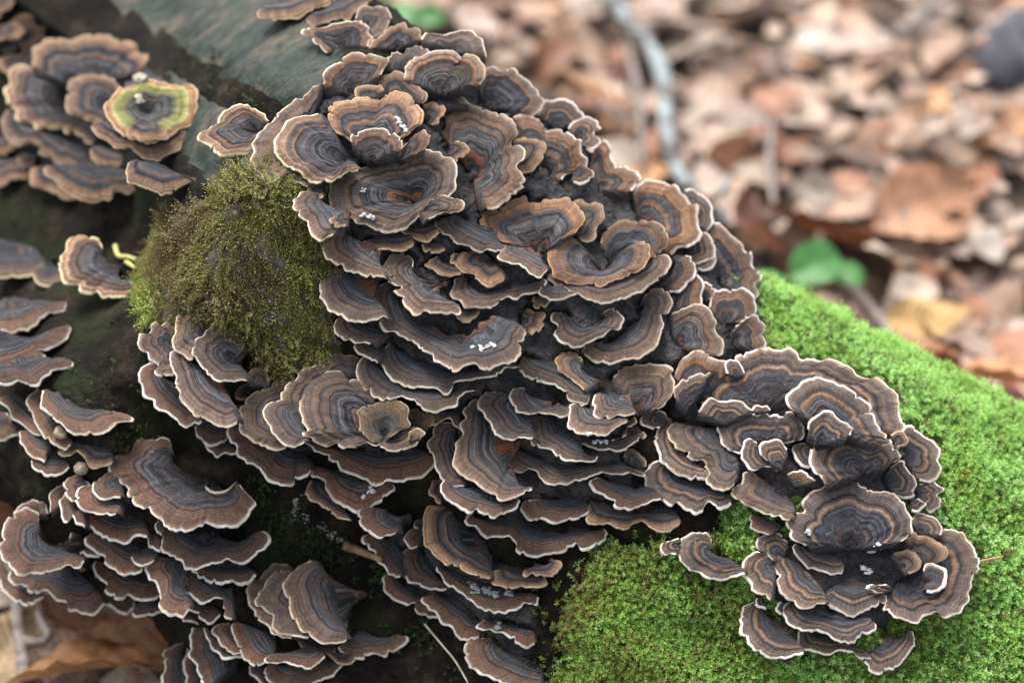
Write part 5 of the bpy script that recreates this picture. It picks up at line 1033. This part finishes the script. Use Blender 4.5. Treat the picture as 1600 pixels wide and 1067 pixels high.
# ------------------------------------------------------------------ green plants
b = NB('green_leaf'); n = b.noise(b.pos(), 90.0, 3.0); b.set(Base_Color=b.ramp(n, [(.3, (.06, .19, .05)), (.7, (.11, .32, .085))]), Roughness=.38)
tr = b.t.nodes.new('ShaderNodeBsdfTranslucent'); tr.inputs[0].default_value = (.10, .34, .08, 1); mx = b.t.nodes.new('ShaderNodeMixShader'); mx.inputs[0].default_value = .3
b.l(b.p.outputs[0], mx.inputs[1]); b.l(tr.outputs[0], mx.inputs[2]); b.l(mx.outputs[0], b.out.inputs[0]); GL = b.m
STEM = wood_mat('green_stem', (.06, .12, .03), (.12, .2, .06))
def plant(base_px, leaves, label, cat):
    bp = ground_px(base_px, 0.0); root = bpy.data.objects.new('seedling', None); COL.objects.link(root); root.location = bp; tag(root, label, cat)
    for (px, up, L, W, yaw, tilt, rl) in leaves:
        P = ground_px(px, up); nx, ny = 13, 9; V = []
        for i in range(nx):
            x = i / (nx - 1)
            for j in range(ny):
                a = -1 + 2 * j / (ny - 1); y = a * W * .5 * math.sqrt(max(0, 1 - (2 * x - 1) ** 2)) ; V.append(((x - .5) * L, y, .25 * abs(y) - .5 * (x - .5) ** 2 * L + .02 * L * math.sin(x * 25) * abs(a)))
        F = [(i * ny + j, (i + 1) * ny + j, (i + 1) * ny + j + 1, i * ny + j + 1) for i in range(nx - 1) for j in range(ny - 1)]
        M_ = Matrix.Rotation(math.radians(yaw), 4, 'Z') @ Matrix.Rotation(math.radians(tilt), 4, 'Y') @ Matrix.Rotation(math.radians(rl), 4, 'X')
        lf = link('leaf', mesh_np('leaf', np.array(V), np.array(F), GL), root); lf.matrix_local = Matrix.Translation(Vector(P - bp)) @ M_
        e = np.array(M_ @ Vector((-.5 * L, 0, -.12 * L)));  V2, F2 = tube(smooth_line(np.array([np.zeros(3), (P - bp + e) * .5 + np.array([0, 0, .006]), P - bp + e]), 9), .0011, 6); link('stem', mesh_py('stem', V2, F2, STEM), root)
plant((1265, 470), [((1208, 438), .075, .034, .026, 200, -10, 22), ((1238, 452), .065, .028, .022, 250, -15, 20), ((1276, 412), .06, .036, .029, 20, -8, 30), ((1325, 428), .05, .022, .016, -30, 0, 25)], 'green seedling with four round leaves behind the golden brackets', 'plant')
plant((640, 30), [((615, 8), .10, .045, .018, 140, 10, 30), ((635, 22), .08, .03, .016, -40, 5, 30), ((672, 25), .07, .024, .018, 10, 0, 35)], 'out of focus green plant at the top edge behind the log', 'plant')

# ------------------------------------------------------------------ crumbs, lichen, grass stem, splinter, needle
b = NB('white_crumb'); n = b.noise(b.pos(), 900.0, 3.0); b.set(Base_Color=b.ramp(n, [(.35, (.42, .42, .42)), (.6, (.72, .72, .71))]), Roughness=.7); WHT = b.m
b = NB('grey_crumb'); n = b.noise(b.pos(), 900.0, 3.0); b.set(Base_Color=b.ramp(n, [(.35, (.13, .145, .13)), (.6, (.36, .38, .35))]), Roughness=.85); GRC = b.m
def crumbs(name, pts, size, label, cat, mat=None, seed=0, spread=1.0, per=9):
    V, F, off = [], [], 0; rr = np.random.default_rng(seed + 600); P0 = surf_point(pts[0])
    for p in pts:
        for k in range(per):
            q = np.array(p, float) + rr.normal(0, 1.6 * spread, 2); S = surf_point(q, .0006); v, f = rock(0, size * .6 * rr.uniform(.3, 1.0), None, int(rr.integers(1, 900)), (1, rr.uniform(.35, 1), .5), 6, .75)
            V.append(v + S - P0); F += [tuple(a + off for a in g) for g in f]; off += len(v)
    o = link(name, mesh_py(name, np.vstack(V), F, mat or WHT), None, P0); tag(o, label, cat)
WC = [([(625, 192), (630, 198), (622, 186), (634, 204)], .0016, 'white lichen spot on the orange-edged crown bracket'), ([(568, 336), (576, 339), (583, 341)], .0013, 'white crumbs on the front lip of the great round funnel'),
      ([(567, 298)], .0013, 'single white dot on the great round funnel'), ([(762, 541), (770, 540), (752, 544), (738, 543)], .0013, 'white crumbs scattered on the longest wavy shelf'),
      ([(920, 677), (938, 689), (946, 688), (930, 690), (956, 685)], .0013, 'white crumbs lying on the thin shelf below the sickle bracket'), ([(568, 776), (575, 768), (583, 766), (580, 762)], .0014, 'white branching crumb on the bracket under the long brown saucer'),
      ([(1360, 860), (1368, 855), (1373, 853)], .0022, 'white lump in the dark heart of the lower rosette, upper one'), ([(1349, 888), (1356, 893)], .0022, 'white lump in the dark heart of the lower rosette, lower one'),
      ([(1260, 830), (1265, 831)], .0012, 'white specks on the left of the largest rosette fan'), ([(217, 121), (219, 122), (221, 122), (218, 124)], .0042, 'cream pad on the top edge of the algae-filled rosette'),
      ([(217, 152), (219, 158)], .003, 'cream lump inside the algae-filled rosette'), ([(1332, 848)], .0014, 'white fleck near the centre of the largest rosette fan')]
CRM = wood_mat('cream_crust', (.36, .33, .25), (.58, .54, .44), 500.0)
for i, (p, sz, lb) in enumerate(WC): crumbs('white_crumb', p, sz, lb, 'crumb', CRM if i in (9, 10) else None, i)
crumbs('grey_crumb', [(742, 919), (762, 922), (775, 928), (735, 908), (795, 925)], .0024, 'pale grey crumbs piled on the long littered shelf', 'crumb', GRC, 40, 1.6)
crumbs('grey_crumb', [(779, 972), (778, 978)], .002, 'grey white crumb on the striped shelf by the lower moss', 'crumb', GRC, 41)
crumbs('lichen_crust', [(460, 782), (463, 792), (458, 800)], .0011, 'grey lichen crust on dark bark below the spiral rosette', 'lichen', GRC, 42, 2.0, 16)
crumbs('lichen_crust', [(455, 808), (480, 808), (505, 822), (522, 836), (532, 843)], .0010, 'grey lichen streak beside the brown splinter', 'lichen', GRC, 43, 2.6, 16)
crumbs('lichen_crust', [(420, 500), (392, 512), (440, 535), (430, 470)], .0013, 'whitish grey lichen at the foot of the mossy knob', 'lichen', GRC, 44, 3.4, 18)
def wtube(name, pxs, lift, r0, r1, mat, label, cat, seed=0, seg=6):
    P = smooth_line(np.array([surf_point(p, lift) for p in pxs]), 18); V, F = tube(P, np.linspace(r0, r1, 18), seg, .1, seed); o = link(name, mesh_py(name, V - P[0], F, mat), None, P[0]); tag(o, label, cat); return o
STRAW = wood_mat('straw', (.34, .30, .20), (.5, .45, .32)); YLW = wood_mat('yellow_lichen', (.42, .42, .12), (.6, .58, .22), 300.0)
wtube('grass_stem', [(664, 972), (690, 1003), (712, 1030), (732, 1064)], .004, .0005, .0004, STRAW, 'thin dry grass stem on the dark bark at bottom centre', 'grass stem', 1)
wtube('splinter', [(538, 850), (560, 858), (594, 872)], .003, .0024, .0014, wood_mat('splinter_wood', (.18, .11, .055), (.30, .2, .11)), 'light brown wood splinter on the dark bark', 'splinter', 2)
wtube('needle', [(1528, 874), (1545, 870), (1562, 867)], .006, .0009, .0003, wood_mat('brown_needle', (.25, .12, .06), (.34, .18, .1)), 'brown needle poking out of the moss beside the lower rosette', 'needle', 3)
wtube('moss_strand', [(183, 385), (188, 400), (203, 402), (216, 406)], .004, .0013, .0011, YLW, 'yellow green strand between hooked bracket and mossy knob', 'moss strand', 4)
wtube('moss_strand', [(200, 410), (208, 415), (215, 420)], .004, .0012, .0009, YLW, 'short yellow green stub under the longer strand', 'moss strand', 5)
wtube('root_fibre', [(322, 758), (335, 768), (355, 766), (372, 752)], .004, .0007, .0005, STRAW, 'curved pale fibre behind the big brown ear', 'root fibre', 6)
for px, lb in (((97, 676), 'pale round nodule under the half-moon shelf'), ((130, 731), 'larger pale round nodule above the trio of small fans')):
    V, F = rock(0, .0042, None, px[0], (1, 1, .9)); V = V * .7; o = link('nodule', mesh_py('nodule', V, F, wood_mat('nodule_skin', (.22, .18, .11), (.34, .29, .2), 300.0)), None, surf_point(px, .003)); tag(o, lb, 'nodule')
